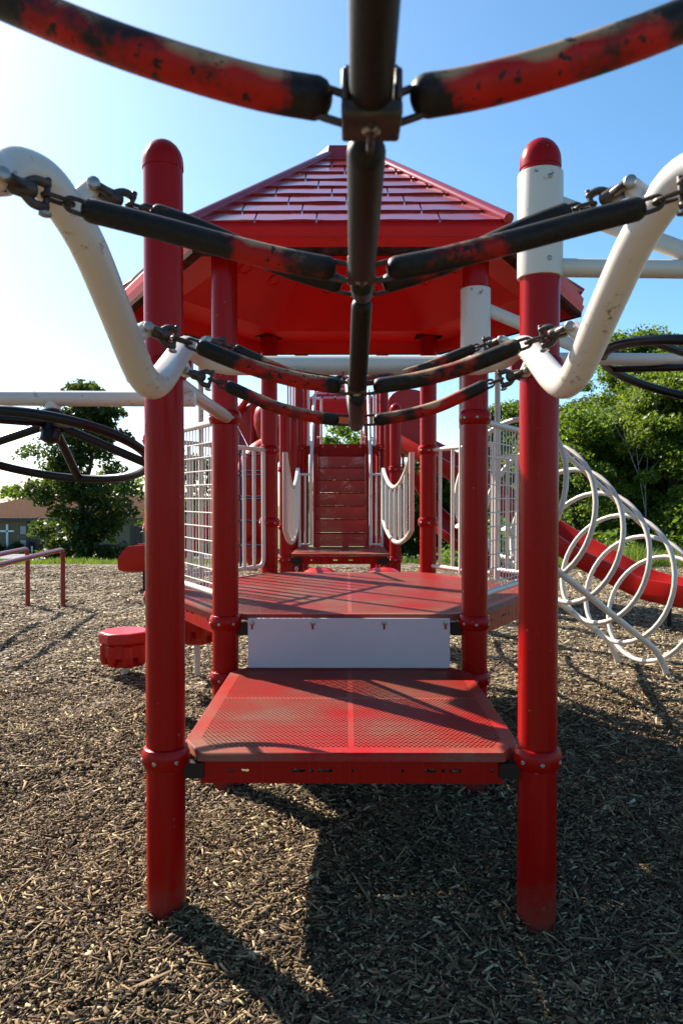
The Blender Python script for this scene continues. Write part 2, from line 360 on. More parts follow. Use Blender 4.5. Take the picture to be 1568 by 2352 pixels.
MOUNDS = [(.015 - .6125, 2.47), (.015 + .6125, 2.47), (.015 - .6125, 3.7), (.015 + .6125, 3.7)]
def chips():
    Vs, Fs, Ms = [], [], []; base = 0
    for y0, y1, dens, L, W, T in ((1.5, 3.2, 9500, .024, .0054, .0030), (1.5, 3.4, 8000, .011, .0040, .0024), (3.2, 5.5, 7400, .026, .0060, .0032), (5.5, 9, 3600, .032, .0105, .0028), (9, 15.2, 1900, .036, .016, .003)):
        kx = .62 if y0 < 9 else .54; ko = .55 if y0 < 9 else .3; hw = kx * y1 + ko
        n = int(dens * (y1 - y0) * 2 * hw)
        y = rng.uniform(y0, y1, n); x = rng.uniform(-hw, hw, n); k = np.abs(x) < (kx - .02) * y + ko; x, y = x[k], y[k]; n = len(x)
        dens_n = np.sin(3.1 * x + 1.2 * y) * np.sin(2.3 * y - 1.7 * x + 1) + .5 * np.sin(7 * x + 3 * y) * np.sin(6 * y)
        k = rng.random(n) < (.86 + .25 * dens_n); x, y = x[k], y[k]; n = len(x)
        lift = np.zeros(n)
        if L > .02 and y0 < 3:      # chips heaped against the front posts
            ex, ey = [], []
            for a_, b_ in MOUNDS[:2]:
                q_ = rng.uniform(0, 2 * np.pi, 260); r_ = .068 + np.abs(rng.normal(0, .032, 260)); ex.append(a_ + r_ * np.cos(q_)); ey.append(b_ + r_ * np.sin(q_))
            ex, ey = np.concatenate(ex), np.concatenate(ey); lift = np.concatenate([lift, rng.uniform(.002, .026, len(ex))]); x = np.concatenate([x, ex]); y = np.concatenate([y, ey]); n = len(x)
        l = L * np.exp(rng.normal(0, .52, n)); wd = W * np.exp(rng.normal(0, .45, n)); th = T * np.exp(rng.normal(0, .3, n))
        big = rng.random(n) < .05; wd[big] *= 1.9
        yaw = rng.uniform(0, 2 * np.pi, n); tl = 1.0 if y0 < 5 else .42; pit = rng.normal(0, .26 * tl, n); rol = rng.normal(0, .58 * tl, n)
        z = gz(x, y) + rng.uniform(-.004, .018, n) + np.abs(np.sin(pit)) * l * .35 + lift
        c, s = np.cos(yaw), np.sin(yaw); A = np.stack([c * np.cos(pit), s * np.cos(pit), np.sin(pit)], 1)
        B0 = np.stack([-s, c, np.zeros(n)], 1); C0 = np.cross(A, B0)
        B = B0 * np.cos(rol)[:, None] + C0 * np.sin(rol)[:, None]; Cc = np.cross(A, B)
        ctr = np.stack([x, y, z], 1)
        taper = rng.uniform(.35, 1, n)
        Q = []
        for sa, sb, scz in ((-1,-1,-1),(1,-1,-1),(1,1,-1),(-1,1,-1),(-1,-1,1),(1,-1,1),(1,1,1),(-1,1,1)):
            tp = (taper if sa > 0 else np.ones(n)) * (1 if scz < 0 else .85)
            Q.append(ctr + A * (sa * l / 2 * (1 + rng.uniform(-.12, .12, n)))[:, None] + B * (sb * wd / 2 * tp)[:, None] + Cc * (scz * th / 2)[:, None])
        V = np.stack(Q, 1).reshape(-1, 3)
        f = np.array([(4,5,6,7),(0,1,5,4),(1,2,6,5),(2,3,7,6),(3,0,4,7)])
        F = (f[None] + (np.arange(n) * 8)[:, None, None]).reshape(-1, 4) + base
        Vs.append(V); Fs.append(F); base += len(V); pick = (rng.random(n) < np.clip((y - 4.2) / 5.0, 0, .9)).astype(np.int32); Ms.append(np.repeat(pick, 5))  # the painted sunlit tone is picked more often with distance
    o = link('wood_chips', np_mesh('wood_chips', np.concatenate(Vs), np.concatenate(Fs), [CHIP, CHIP_LIT], np.concatenate(Ms)))
    tag(o, 'loose tan wood chips strewn over the playground', 'wood chips', kind='stuff')
chips()

def blades(name, x, y, z, h, wd, mat):
    n = len(x); yaw = rng.uniform(0, np.pi, n); lean = rng.normal(0, .35, (n, 2)) * h[:, None]
    a = np.stack([np.cos(yaw) * wd, np.sin(yaw) * wd, np.zeros(n)], 1); b = np.stack([x, y, z], 1); top = b + np.stack([lean[:, 0], lean[:, 1], h], 1)
    V = np.stack([b - a, b + a, top + a * .15, top - a * .15], 1).reshape(-1, 4 * 3).reshape(-1, 3)
    F = (np.arange(n) * 4)[:, None] + np.array([[0, 1, 2, 3]])
    return np_mesh(name, V, F, [mat])
n = 26000; gx = rng.uniform(-11, 12, n); gy = np.array([edge(q) for q in gx]) + np.abs(rng.normal(0, 1.1, n)) - .1
gzv = np.array([tz(q) for q in gy]); hh = rng.uniform(.05, .15, n) * (1 + .8 * np.maximum(0, np.sin(gx * 1.9) * np.sin(gx * .77 + 1))); hh[gx > 3] *= 2.4
gr = link('grass', blades('grass', gx, gy, gzv, hh, .012 + 0 * gx, GRASS)); tag(gr, 'bright green grass strip along the mulch edge', 'grass', kind='stuff')

# ------------------------------------------------------------------ trees
def leaf_quads(C_, size, squash=.6):
    n = len(C_); nrm = rng.normal(0, 1, (n, 3)); nrm[:, 2] = np.abs(nrm[:, 2]) + .25; nrm /= np.linalg.norm(nrm, axis=1)[:, None]
    r0 = rng.normal(0, 1, (n, 3)); u = np.cross(nrm, r0); u /= np.linalg.norm(u, axis=1)[:, None]; v = np.cross(nrm, u)
    s = size * np.exp(rng.normal(0, .25, n))[:, None]
    V = np.stack([C_ - u * s, C_ - v * s * squash + nrm * s * .15, C_ + u * s, C_ + v * s * squash + nrm * s * .15], 1).reshape(-1, 3)
    F = (np.arange(n) * 4)[:, None] + np.array([[0, 1, 2, 3]])
    return V, F
def crown_points(h0, h1, rad, shape, clumps, per, cr):
    pts = []; cl = []; ph = rng.uniform(0, 6.28, 6)
    for _ in range(clumps):
        t = rng.random() ** (1.05 if shape is cone else .8); az = rng.uniform(0, 6.283)
        rr = rad * shape(t) * (1 + .22 * math.sin(3 * az + ph[0]) + .16 * math.sin(5 * az + ph[1] + 7 * t))
        q = rr * (rng.random() ** .38)
        c = np.array([q * math.cos(az), q * math.sin(az), h0 + (h1 - h0) * t]); cl.append(c)
        s = cr * rng.uniform(.55, 1.25); k = int(per * rng.uniform(.5, 1.3))
        d = rng.normal(0, 1, (k, 3)); d /= np.linalg.norm(d, axis=1)[:, None]
        d *= (rng.random(k) ** .45)[:, None] * s; d[:, 2] *= .55; d[:, 2] -= .25 * (d[:, 0] ** 2 + d[:, 1] ** 2) / max(s, .1)
        pts.append(c + d)
    return np.concatenate(pts), cl
def make_tree(name, loc, label, h0, h1, rad, shape, clumps, per, cr, leaf, mat, trunk_r=.12, limbs=14, group=None, bark=None, cat='tree'):
    root = thing(name, loc, label, cat, group); L0 = Vector(loc)
    pts, cl = crown_points(h0, h1, rad, shape, clumps, per, cr)
    V, F = leaf_quads(pts, leaf); link('crown', np_mesh('crown', V, F, [mat]), root)
    mb = MB(); top = h1 * .93; j = [Vector((random.gauss(0, .05 * q), random.gauss(0, .05 * q), top * q / 5)) for q in range(6)]; j[0].z = -.15
    tp = smooth_path(j, 4); mb.tube([L0 + q for q in tp], [trunk_r * (1 - .9 * i / (len(tp) - 1)) for i in range(len(tp))], 8)
    for _ in range(limbs):
        c = Vector(cl[random.randrange(len(cl))]); hz = max(.12 * top, c.z - .45 * (c.xy.length) - .2); hz = min(hz, top * .95)
        fr = hz / top; s = Vector(tp[min(int(fr * len(tp)), len(tp) - 1)])
        mid = s.lerp(c, .55) + Vector((0, 0, .1 * c.xy.length)); r0 = trunk_r * (1 - .85 * fr) * .5
        pp = smooth_path([s, mid, c], 4); mb.tube([L0 + q for q in pp], [r0 * (1 - .85 * i / (len(pp) - 1)) for i in range(len(pp))], 6)
    mb.build('trunk', bark or BARK, root); return root
oval = lambda t: math.sin(math.pi * (.12 + .83 * t)) ** .7
cone = lambda t: float(np.interp(t, [0, .15, .35, .55, .75, .88, 1], [.86, .88, 1.0, 1.0, .80, .55, .22]))
dome = lambda t: (1 - t * t * .85) ** .5
def base(px, d): p = P(px, 1200, d); return (p.x, d, tz(d))
make_tree('oak_tree', base(196, 22), 'leafy dark oak with branches to the ground in front of the brown roofed church', .05, 5.15, 1.36, cone, 215, 130, .46, .062, LEAF, .13, 40)
make_tree('broadleaf_tree', (-31.5, 84, -4.1), 'hazy green tree rising behind the church roof at its hipped end', 1.5, 8.2, 3.6, dome, 60, 60, 1.3, .22, LEAF2, .3, 6)
make_tree('broadleaf_tree', (-25.3, 86, -4.1), 'round tree behind the church roof showing beside the oak crown', 1.5, 7.6, 3.0, dome, 50, 60, 1.2, .22, LEAF2, .3, 6)
make_tree('broadleaf_tree', (-47, 110, -4.1), 'far low tree at the end of the church roof', 1.5, 6.6, 5, dome, 50, 60, 1.5, .3, LEAF2, .3, 6)
make_tree('broadleaf_tree', base(790, 30), 'small tree showing over the top of the perforated stairs', 1.0, 5.35, 1.6, dome, 60, 110, .5, .075, LEAF2, .15, 10)
make_tree('broadleaf_tree', base(450, 40), 'tree behind the left wire mesh panel', .8, 5.2, 2.4, dome, 60, 90, .8, .11, LEAF, .15, 8)
WG = 'woodland trees at the right edge of the mulch'
woods = [  # px, depth, height, radius, label, material, shape
 (1175, 27, 5.6, 1.5, 'slim tree with its top just above the wire mesh panel', LEAF2, oval),
 (1325, 21, 4.0, 2.3, 'low bushy tree at the near end of the woods beside the front post', LEAF2, dome),
 (1462, 23, 6.9, 1.8, 'tall light green tree whose top reaches the black wheel', LEAF2, oval),
 (1530, 20, 5.0, 1.7, 'yellow tinged young tree with pale bare stems in it', LEAF3, oval),
 (1610, 21, 6.2, 2.3, 'tall full tree at the photo edge above the coil climber', LEAF2, oval),
 (1390, 28, 5.9, 2.6, 'dark rounded tree in the second row of the woods', LEAF, dome),
 (1540, 29, 7.2, 3.0, 'dark tall tree at the back of the woods behind the yellow tinged one', LEAF, dome),
 (1280, 30, 6.0, 2.7, 'dark tree at the back of the woods behind the front post', LEAF, dome),
 (1130, 31, 4.6, 2.6, 'dark round tree behind the white entry frame', LEAF, dome),
 (1010, 29, 4.0, 2.3, 'dark bushy tree seen under the big slide', LEAF, dome),
 (905, 30, 3.6, 2.0, 'low dark tree behind the bridge barrier', LEAF, dome)]
for i, (px, d, h, rad, lab, mt, shp) in enumerate(woods):
    make_tree('broadleaf_tree', base(px, d), lab, .25, h, rad, shp, int(110 + 18 * h), 270, .52, .048, mt, .13, 12, WG)
random.seed(21); b0 = Vector(base(1478, 18.9)); root = thing('bare_tree', b0, 'pale leafless dead sapling standing in front of the woods', 'tree', WG)
mb = MB()
def branch(p, d, l, r, lev):
    q = [p]; 
    for k in range(4): d = (d + Vector((random.gauss(0, .12), random.gauss(0, .12), .06))).normalized(); q.append(q[-1] + d * l / 4)
    mb.tube(q, [r * (1 - .17 * k) for k in range(5)], 6)
    if lev:
        for k in range(3):
            s = q[2 + k % 3]; branch(s, (d + Vector((random.gauss(0, .55), random.gauss(0, .4), .1))).normalized(), l * .62, r * .5, lev - 1)
branch(b0 - Vector((0, 0, .1)), Vector((.03, 0, 1)), 2.7, .026, 3); mb.build('trunk', BARKG, root)
nb = 34000; ux = rng.uniform(2.5, 15, nb); uy = 16.3 + np.abs(rng.normal(0, 2.2, nb)); mound = 1.0 + .5 * np.sin(ux * 1.7) + .35 * np.sin(ux * 3.9 + 2)
uz = np.array([tz(q) for q in uy]) + rng.random(nb) ** 1.4 * np.maximum(.15, mound) * np.minimum(1, (uy - 16.1) * .7)
V, F = leaf_quads(np.stack([ux, uy, uz], 1), .055); o = link('undergrowth', np_mesh('undergrowth', V, F, [LEAF2])); tag(o, 'tangled green undergrowth at the foot of the woods', 'undergrowth', kind='stuff')

# ------------------------------------------------------------------ church
BRICK = plain('tan_brick', (.20, .155, .10), .9, spec=.1, var=.2, vs=40, bmp=.2, bs=60)
SHING = plain('brown_shingles', (.070, .043, .031), 1.0, spec=.0, var=.25, vs=6, bmp=.3, bs=30)
TRIM = plain('dark_brown_trim', (.05, .04, .035), .6, var=.2)
PANE = plain('dark_window_glass', (.02, .022, .025), .12, var=.2)
CREAM = plain('cream_infill_panel', (.42, .38, .30), .7, var=.1)
WP = plain('white_painted_cross', (.80, .80, .80), .5, var=.03)
CY = 70.0; cz = tz(70)
def cx_(px): return P(px, 1200, CY).x
def chz(py): return P(100, py, CY).z
ch = thing('church', (cx_(200), CY, cz), 'low tan brick church with brown hipped roof and a white cross on its wall', 'church')
x0, x1 = cx_(-130), cx_(600); ze = chz(1190); zr = chz(1150)
mb = MB(); mb.box(((x0 + x1) / 2, CY + 5, (cz + ze) / 2 - .2), (x1 - x0, 10, ze - cz + .4)); mb.build('wall', BRICK, ch)
mb = MB(); e = .7; xr0 = cx_(24); yr = CY + 5
A = [(x0 - e, CY - e, ze), (x1 + e, CY - e, ze), (x1 + e, CY + 10 + e, ze), (x0 - e, CY + 10 + e, ze), (xr0, yr, zr + .45), (x1 - 4, yr, zr + .45)]
mb.add(A, [(0, 1, 5, 4), (2, 3, 4, 5), (3, 0, 4), (1, 2, 5), (3, 2, 1, 0)])
rf = mb.build('roof', SHING, ch)
mb = MB(); mb.box(((x0 + x1) / 2, CY - e, ze - .1), (x1 - x0 + 2 * e, .12, .28)); mb.build('gutter', TRIM, rf)
for px in (66, 346, 470):
    mb = MB(); mb.box((cx_(px), CY - .08, (cz + ze) / 2), (.22, .16, ze - cz)); mb.build('downspout', TRIM, ch)
def win(px0, px1, py0, py1, mat):
    mb = MB(); mb.box(((cx_(px0) + cx_(px1)) / 2, CY - .03, (chz(py0) + chz(py1)) / 2), (cx_(px1) - cx_(px0), .1, chz(py0) - chz(py1)))
    f_ = mb.build('window', TRIM, ch)
    mb = MB(); k = 2 if mat is PANE else 1; wx = (cx_(px1) - cx_(px0)) / k
    for q in range(k): mb.box((cx_(px0) + wx * (q + .5), CY - .09, (chz(py0) + chz(py1)) / 2), (wx - .16, .04, chz(py0) - chz(py1) - .16))
    mb.build('pane', mat, f_)
for q in ((46, 63, 1206, 1229, CREAM), (69, 98, 1206, 1229, PANE), (99, 126, 1206, 1229, CREAM), (46, 63, 1238, 1262, CREAM), (69, 98, 1238, 1270, PANE), (99, 126, 1238, 1262, CREAM),
          (300, 326, 1206, 1262, PANE), (440, 466, 1206, 1262, PANE), (490, 516, 1206, 1262, PANE)): win(*q)
mb = MB(); mb.box((cx_(20.5), CY - .3, (chz(1204) + chz(1270)) / 2), (.16, .14, chz(1204) - chz(1270))); mb.box((cx_(20.5), CY - .32, chz(1219.5)), (cx_(36) - cx_(5), .10, .16))
mb.build('cross', WP, ch)
for px in (62, 84):
    mb = MB(); mb.box((cx_(px), CY - 1, cz + .55), (.16, .05, .5)); mb.box((cx_(px), CY - 1, cz + .15), (.05, .04, .35)); 
    o = mb.build('small_sign', WP); tag(o, 'small white notice by the church ' + ('downspout' if px == 62 else 'double door'), 'sign')
for px, lab in ((8, 'dark shrub under the white cross'), (50, 'dark shrub between the cross and the downspout')):
    bl = Vector((cx_(px), CY - 1.2, cz)); rt = thing('shrub', bl, lab, 'shrub'); pts, _c = crown_points(.1, 1.1, .8, dome, 14, 60, .4); V, F = leaf_quads(pts, .1); link('foliage', np_mesh('foliage', V, F, [LEAF]), rt)

# ------------------------------------------------------------------ play structure pieces
CX = .015; S = 1.225; Y1 = 2.47; Y2 = 3.70; HC = Y2 + S * .866; Y4 = Y2 + S * 1.732
Z1 = .56; Z2 = .815; PR = .0635
def clamp(mb, x, y, z, r=PR, h=.062, flip=0):
    mb.lathe((x, y, z), (0, 0, 1), [(r + .001, -h / 2 - .004), (r + .008, -h / 2), (r + .0145, -h / 4), (r + .016, 0), (r + .0145, h / 4), (r + .008, h / 2), (r + .001, h / 2 + .004)], 28)
    for an in (-104, -52, -150):
        a = R(an + flip); d = Vector((math.cos(a), math.sin(a), 0))
        mb.lathe(Vector((x, y, z - .004)) + d * (r + .013), d, [(.0075, 0), (.0075, .004), (.005, .0065)], 10, mi=1)
def post(parent, x, y, z1, z0=-.15, cap=True, clamps=(), r=PR, mat=None, label=None):
    mb = MB(); zt = z1 - (r if cap else 0)
    mb.tube([(x, y, z0), (x, y, zt)], r, 32)
    o = mb.build('post', mat or RED, parent)
    if label: o['label'] = label
    if cap:
        mb = MB(); pr = [(r + .0004, 0), (r + .0026, .001), (r + .0026, .02)] + [((r + .0026) * math.cos(R(a)), .02 + (r - .02 + .04) * math.sin(R(a)) * .92) for a in (15, 30, 45, 60, 72, 82, 90)]
        mb.lathe((x, y, zt - .005), (0, 0, 1), pr, 32); mb.build('cap', mat or RED, o)
    for k, zc in enumerate(clamps):
        mb = MB(); clamp(mb, x, y, zc, r, flip=0 if x < CX else 12); mb.build('clamp', [RED, BOLT], o)
    return o
def deck_plate(name, parent, polys, z, th=.05, border=.05, lip=.028):
    """perforated plates with solid borders, lip turned down"""
    mb = MB()
    for poly in polys:
        n = len(poly); c = Vector((sum(p[0] for p in poly) / n, sum(p[1] for p in poly) / n)); ins = []
        for i in range(n):
            p0 = Vector(poly[i - 1]); p = Vector(poly[i]); p1 = Vector(poly[(i + 1) % n])
            e0 = (p - p0).normalized(); e1 = (p1 - p).normalized(); n0 = Vector((-e0.y, e0.x)); n1 = Vector((-e1.y, e1.x))
            bis = (n0 + n1).normalized(); ins.append(p + bis * (border / max(.35, bis.dot(n0))))
        b = len(mb.v)
        mb.add([(q[0], q[1], z) for q in poly] + [(q.x, q.y, z) for q in ins] + [(q[0], q[1], z - lip) for q in poly],
               [(i, (i + 1) % n, n + (i + 1) % n, n + i) for i in range(n)] + [(2 * n + i, 2 * n + (i + 1) % n, (i + 1) % n, i) for i in range(n)], 0)
        mb.add([(q.x, q.y, z) for q in ins], [tuple(range(n))], 1)
    return mb.build(name, [DECKS, DECKP], parent, smooth=0)
def slot_beam(name, parent, a, b, z, h, th=.006, slots=(), mats=None):
    """fascia beam with real slots: split into solid blocks round the openings; slots = (t0,t1,zc,hz)"""
    a = Vector(a); b = Vector(b); L = (b - a).length; d = (b - a).normalized(); nrm = Vector((-d.y, d.x, 0)); mb = MB(); rot = Matrix((d, nrm, Vector((0, 0, 1)))).transposed()
    def blk(t0, t1, za, zb):
        if t1 - t0 > 1e-4 and zb - za > 1e-4: mb.box(a + d * ((t0 + t1) / 2) + Vector((0, 0, (za + zb) / 2)), (t1 - t0, th, zb - za), 0, rot)
    cur = 0.0
    for t0, t1, zc, hz in sorted(slots):
        blk(cur, t0, z - h, z); blk(t0, t1, zc + hz / 2, z); blk(t0, t1, z - h, zc - hz / 2); cur = t1
    blk(cur, L, z - h, z)
    return mb.build(name, mats or RED, parent, smooth=0)

tower = thing('play_tower', (CX, HC, 0), 'red hexagonal play tower with shingled pyramid roof and a low perforated entry deck', 'play tower')
XL, XR = CX - S / 2, CX + S / 2
# entry posts
zc = P(380, 1752, Y1 - .07).z
fl = post(tower, XL, Y1, 2.53, clamps=(zc, 1.815)); fr = post(tower, XR, Y1, 2.53, clamps=(zc, 1.815))
# roof posts
ZR = 2.60
hexv = [(CX - S / 2, Y2), (CX + S / 2, Y2), (CX + S, HC), (CX + S / 2, Y4), (CX - S / 2, Y4), (CX - S, HC)]
zcl = [P(520, q, Y2 - .06).z for q in (957, 1432, 1562)]
for i, (x, y) in enumerate(hexv):
    post(tower, x, y, ZR + .02, cap=False, clamps=zcl if i < 2 else (1.755, 1.20, Z2 - .05))
# entry deck
f = .115
plate = [(CX - S/2 + .045, Y1 + .12), (CX - S/2 + f, Y1 - .02), (CX + S/2 - f, Y1 - .02), (CX + S/2 - .045, Y1 + .12), (CX + S/2 - .045, Y2 - .12), (CX + S/2 - f, Y2 - .02), (CX - S/2 + f, Y2 - .02), (CX - S/2 + .045, Y2 - .12)]
ym = (Y1 + Y2) / 2 + .03
q1 = [plate[0], plate[1], (CX, plate[1][1]), (CX, ym), (plate[0][0], ym)]; q2 = [(CX, plate[1][1]), plate[2], plate[3], (plate[3][0], ym), (CX, ym)]
q3 = [(CX, ym), (plate[3][0], ym), plate[4], plate[5], (CX, plate[5][1])]; q4 = [(plate[0][0], ym), (CX, ym), (CX, plate[5][1]), plate[6], plate[7]]
def seamed(polys, outer_b=.045):
    return polys
def deck2(name, parent, polys, z, outer, lip=.028, mp=None):
    """outer border wide, inner seams narrow: each perforated panel is inset by its own edge widths"""
    mb = MB(); on = len(outer)
    def on_outer(p, q):
        mx, my = (p[0] + q[0]) / 2, (p[1] + q[1]) / 2
        for i in range(on):
            a, b = Vector(outer[i]), Vector(outer[(i + 1) % on]); ab = b - a; t = (Vector((mx, my)) - a).dot(ab) / ab.length_squared
            if -.01 < t < 1.01 and ((a + ab * t) - Vector((mx, my))).length < .004: return True
        return False
    for poly in polys:
        n = len(poly); lines = []
        for i in range(n):
            p, q = Vector(poly[i]), Vector(poly[(i + 1) % n]); e = (q - p).normalized(); nn = Vector((-e.y, e.x)); wd = .048 if on_outer(poly[i], poly[(i + 1) % n]) else .010
            lines.append((p + nn * wd, e))
        ins = []
        for i in range(n):
            (p, e), (q, g_) = lines[i - 1], lines[i]; den = e.x * g_.y - e.y * g_.x
            t = ((q.x - p.x) * g_.y - (q.y - p.y) * g_.x) / den; ins.append(p + e * t)
        mb.add([(v_[0], v_[1], z) for v_ in poly] + [(v_.x, v_.y, z) for v_ in ins], [(i, (i + 1) % n, n + (i + 1) % n, n + i) for i in range(n)], 0)
        for dz in (0, .005, .011): mb.add([(v_.x, v_.y, z - dz) for v_ in ins], [tuple(range(n))], 2 if dz else 1)      # sheet thickness; lower layers coloured dark as the shade in the holes
    ctr = Vector((sum(p[0] for p in outer) / on, sum(p[1] for p in outer) / on))
    ring = [[(p[0], p[1], z) for p in outer], [(p[0] + (p[0] - ctr.x) / (Vector(p) - ctr).length * .006, p[1] + (p[1] - ctr.y) / (Vector(p) - ctr).length * .006, z - .005) for p in outer],
            [(p[0] + (p[0] - ctr.x) / (Vector(p) - ctr).length * .007, p[1] + (p[1] - ctr.y) / (Vector(p) - ctr).length * .007, z - lip) for p in outer]]
    mb.add(sum(ring, []), [(k * on + i, k * on + on + i, k * on + on + (i + 1) % on, k * on + (i + 1) % on) for k in (0, 1) for i in range(on)], 0)
    return mb.build(name, [DECKS, mp or DECKP, HOLE_SHADE[1 if mp else 0]], parent, smooth=60)
dk = deck2('entry_deck', tower, [q1, q2, q3, q4], Z1, plate, mp=STEPP)
bz = Z1 - .029; zb = bz - .035
sl = [(.085, .115, zb, .012), (.135, .16, zb, .010), (.30, .345, zb, .011), (.36, .374, zb, .011), (.39, .435, zb, .011), (.50, .511, zb, .011), (.66, .671, zb, .011), (.74, .78, zb, .011), (.795, .808, zb, .011), (.82, .86, zb, .011), (.955, .967, zb, .011), (.985, .997, zb, .011)]
slot_beam('deck_beam', dk, (XL + .115, Y1 - .005, 0), (XR - .115, Y1 - .005, 0), bz, .078, .005, sl)
slot_beam('deck_beam', dk, (XL + .05, Y2 - .13, 0), (XL + .05, Y1 + .13, 0), bz, .078, .005); slot_beam('deck_beam', dk, (XR - .05, Y1 + .13, 0), (XR - .05, Y2 - .13, 0), bz, .078, .005)
slot_beam('deck_beam', dk, (XL + .115, Y2 - .04, 0), (XR - .115, Y2 - .04, 0), bz, .078, .005)
for yb in (Y1 + .42, Y1 + .82):
    mb = MB(); mb.box((CX, yb, Z1 - .03), (S - .13, .03, .05)); mb.build('deck_joist', RED, dk)
for sx in (-1, 1):
    for (yy_, sy) in ((Y1, 1), (Y2, -1)):
        mb = MB(); mb.box((CX + sx * (S / 2 - .09), yy_ + .0, Z1 - .062), (.075, .035, .05)); mb.build('bracket', DARK, dk)
# white riser under the hexagon deck
zr0, zr1 = Z1 + .004, P(800, 1420, Y2 - .06).z
xa, xb = P(569, 1480, Y2 - .06).x, P(1033, 1480, Y2 - .06).x
mb = MB(); mb.box(((xa + xb) / 2, Y2 - .055, (zr0 + zr1) / 2), (xb - xa, .014, zr1 - zr0)); rs = mb.build('riser_panel', WHITE2, tower, bevel=.006)
for px in (579, 718, 882, 1023):
    q = P(px, 1431, Y2 - .065); mb = MB(); mb.lathe((q.x, Y2 - .062, q.z), (0, -1, 0), [(.0135, 0), (.0135, .002), (.009, .003), (.0085, .007), (.004, .008)], 14); mb.build('bolt', BOLT, rs)
    mb = MB(); mb.box((q.x, Y2 - .0635, q.z - .02), (.008, .004, .022)); mb.build('keyhole_slot', RED, rs)
# hexagon deck
ins = .035
def hx(k, rr): a = R(240 + 60 * k); return (CX + rr * math.cos(a), HC + rr * math.sin(a))
ho = []
for k in range(6):
    c0 = Vector(hx(k, S)); cdir = (Vector((CX, HC)) - c0).normalized(); side = Vector((-cdir.y, cdir.x))
    ho += [tuple(c0 + cdir * .045 - (-side) * .10 * -1), tuple(c0 + cdir * .045 - side * .10 * -1)] if False else [tuple(c0 + cdir * .075 + side * .085), tuple(c0 + cdir * .075 - side * .085)]
# order each corner pair counter clockwise
h2 = []
for k in range(6):
    a, b = ho[2 * k], ho[2 * k + 1]
    an = lambda p: math.atan2(p[1] - HC, p[0] - CX)
    da = (an(b) - an(a) + math.pi) % (2 * math.pi) - math.pi
    h2 += [a, b] if da > 0 else [b, a]
def lerp2(a, b, t): return (a[0] + (b[0] - a[0]) * t, a[1] + (b[1] - a[1]) * t)
mF = lerp2(h2[1], h2[2], .5); mB_ = lerp2(h2[7], h2[8], .5); mR = lerp2(h2[4], h2[5], .5); mL = lerp2(h2[10], h2[11], .5)
cc = (CX, HC)
hp = [[mF, h2[2], h2[3], h2[4], mR, cc], [cc, mR, h2[5], h2[6], h2[7], mB_], [mL, cc, mB_, h2[8], h2[9], h2[10]], [h2[11], h2[0], h2[1], mF, cc, mL]]
hd = deck2('hexagon_deck', tower, hp, Z2, h2, .03)
for k in range(6):
    a, b = Vector(h2[2 * k + 1]), Vector(h2[(2 * k + 2) % 12]); c2 = Vector((CX, HC)); mid = (a + b) / 2; inn = (c2 - mid).normalized() * .012
    L = (b - a).length; zz = Z2 - .031; zs = zz - .045
    slot_beam('deck_beam', hd, (a.x + inn.x, a.y + inn.y, 0), (b.x + inn.x, b.y + inn.y, 0), zz, .105 if k else .07, .005,
              [(L * .22, L * .235, zs, .012), (L * .40, L * .445, zs, .011), (L * .465, L * .477, zs, .011), (L * .49, L * .535, zs, .011), (L * .76, L * .775, zs, .012)] if k else ())
for k in (0, 1):
    mb = MB(); mb.box((CX + (-1 if k == 0 else 1) * (S / 2 - .085), Y2 + .01, Z2 - .07), (.06, .03, .06)); mb.build('bracket', DARK, hd)
# mesh panels on the two front flanks
def mesh_panel(parent, A, B, z0, z1):
    A = Vector((A[0], A[1], 0)); B = Vector((B[0], B[1], 0)); d = (B - A).normalized(); L = (B - A).length; A2 = A + d * .075; B2 = B - d * .075
    fr = MB(); up = Vector((0, 0, 1))
    fr.tube([A2 + up * z1, B2 + up * z1], .017, 14); o = fr.build('mesh_panel', WHITE, parent)
    fr = MB(); fr.tube([A2 + up * z0, B2 + up * z0], .017, 14); fr.build('bottom_rail', WHITE, o)
    mb = MB(); nv = int((L - .15) / .050); nh = 12
    for i in range(1, nv): q = A2.lerp(B2, i / nv); mb.tube([q + up * z0, q + up * z1], .0031, 6)
    for i in range(1, nh): z = z0 + (z1 - z0) * (i - .35) / nh; nrm = Vector((-d.y, d.x, 0)) * -.005; mb.tube([A2 + up * z + nrm, B2 + up * z + nrm], .0031, 6)
    mb.build('wire_mesh', WHITE, o)
mesh_panel(tower, hexv[5], hexv[0], .905, 1.775); mesh_panel(tower, hexv[1], hexv[2], .905, 1.775)
# baluster panels on the two rear flanks
def balusters(name, parent, A, B, z0, z1, nb, r=.0165, rb=.0135, rad=.07, t0=.075):
    A = Vector((A[0], A[1], 0)); B = Vector((B[0], B[1], 0)); d = (B - A).normalized(); A2 = A + d * t0; B2 = B - d * t0; up = Vector((0, 0, 1))
    mb = MB(); mb.tube(fillet([A2 + up * z1, A2 + up * z0, B2 + up * z0, B2 + up * z1], rad, 6), r, 12); mb.tube([A2 - d * .02 + up * z1, B2 + d * .02 + up * z1], r, 12)
    o = mb.build(name, WHITE, parent)
    for i in range(1, nb + 1):
        q = A2.lerp(B2, i / (nb + 1)); mb = MB(); mb.tube([q + up * z0, q + up * z1], rb, 10); mb.build('baluster', WHITE, o)
    return o
balusters('baluster_panel', tower, hexv[4], hexv[5], .865, 1.755, 8); 
pr_ = balusters('baluster_panel', tower, lerp2(hexv[3], hexv[2], -.06), lerp2(hexv[3], hexv[2], .68), .865, 1.755, 4)
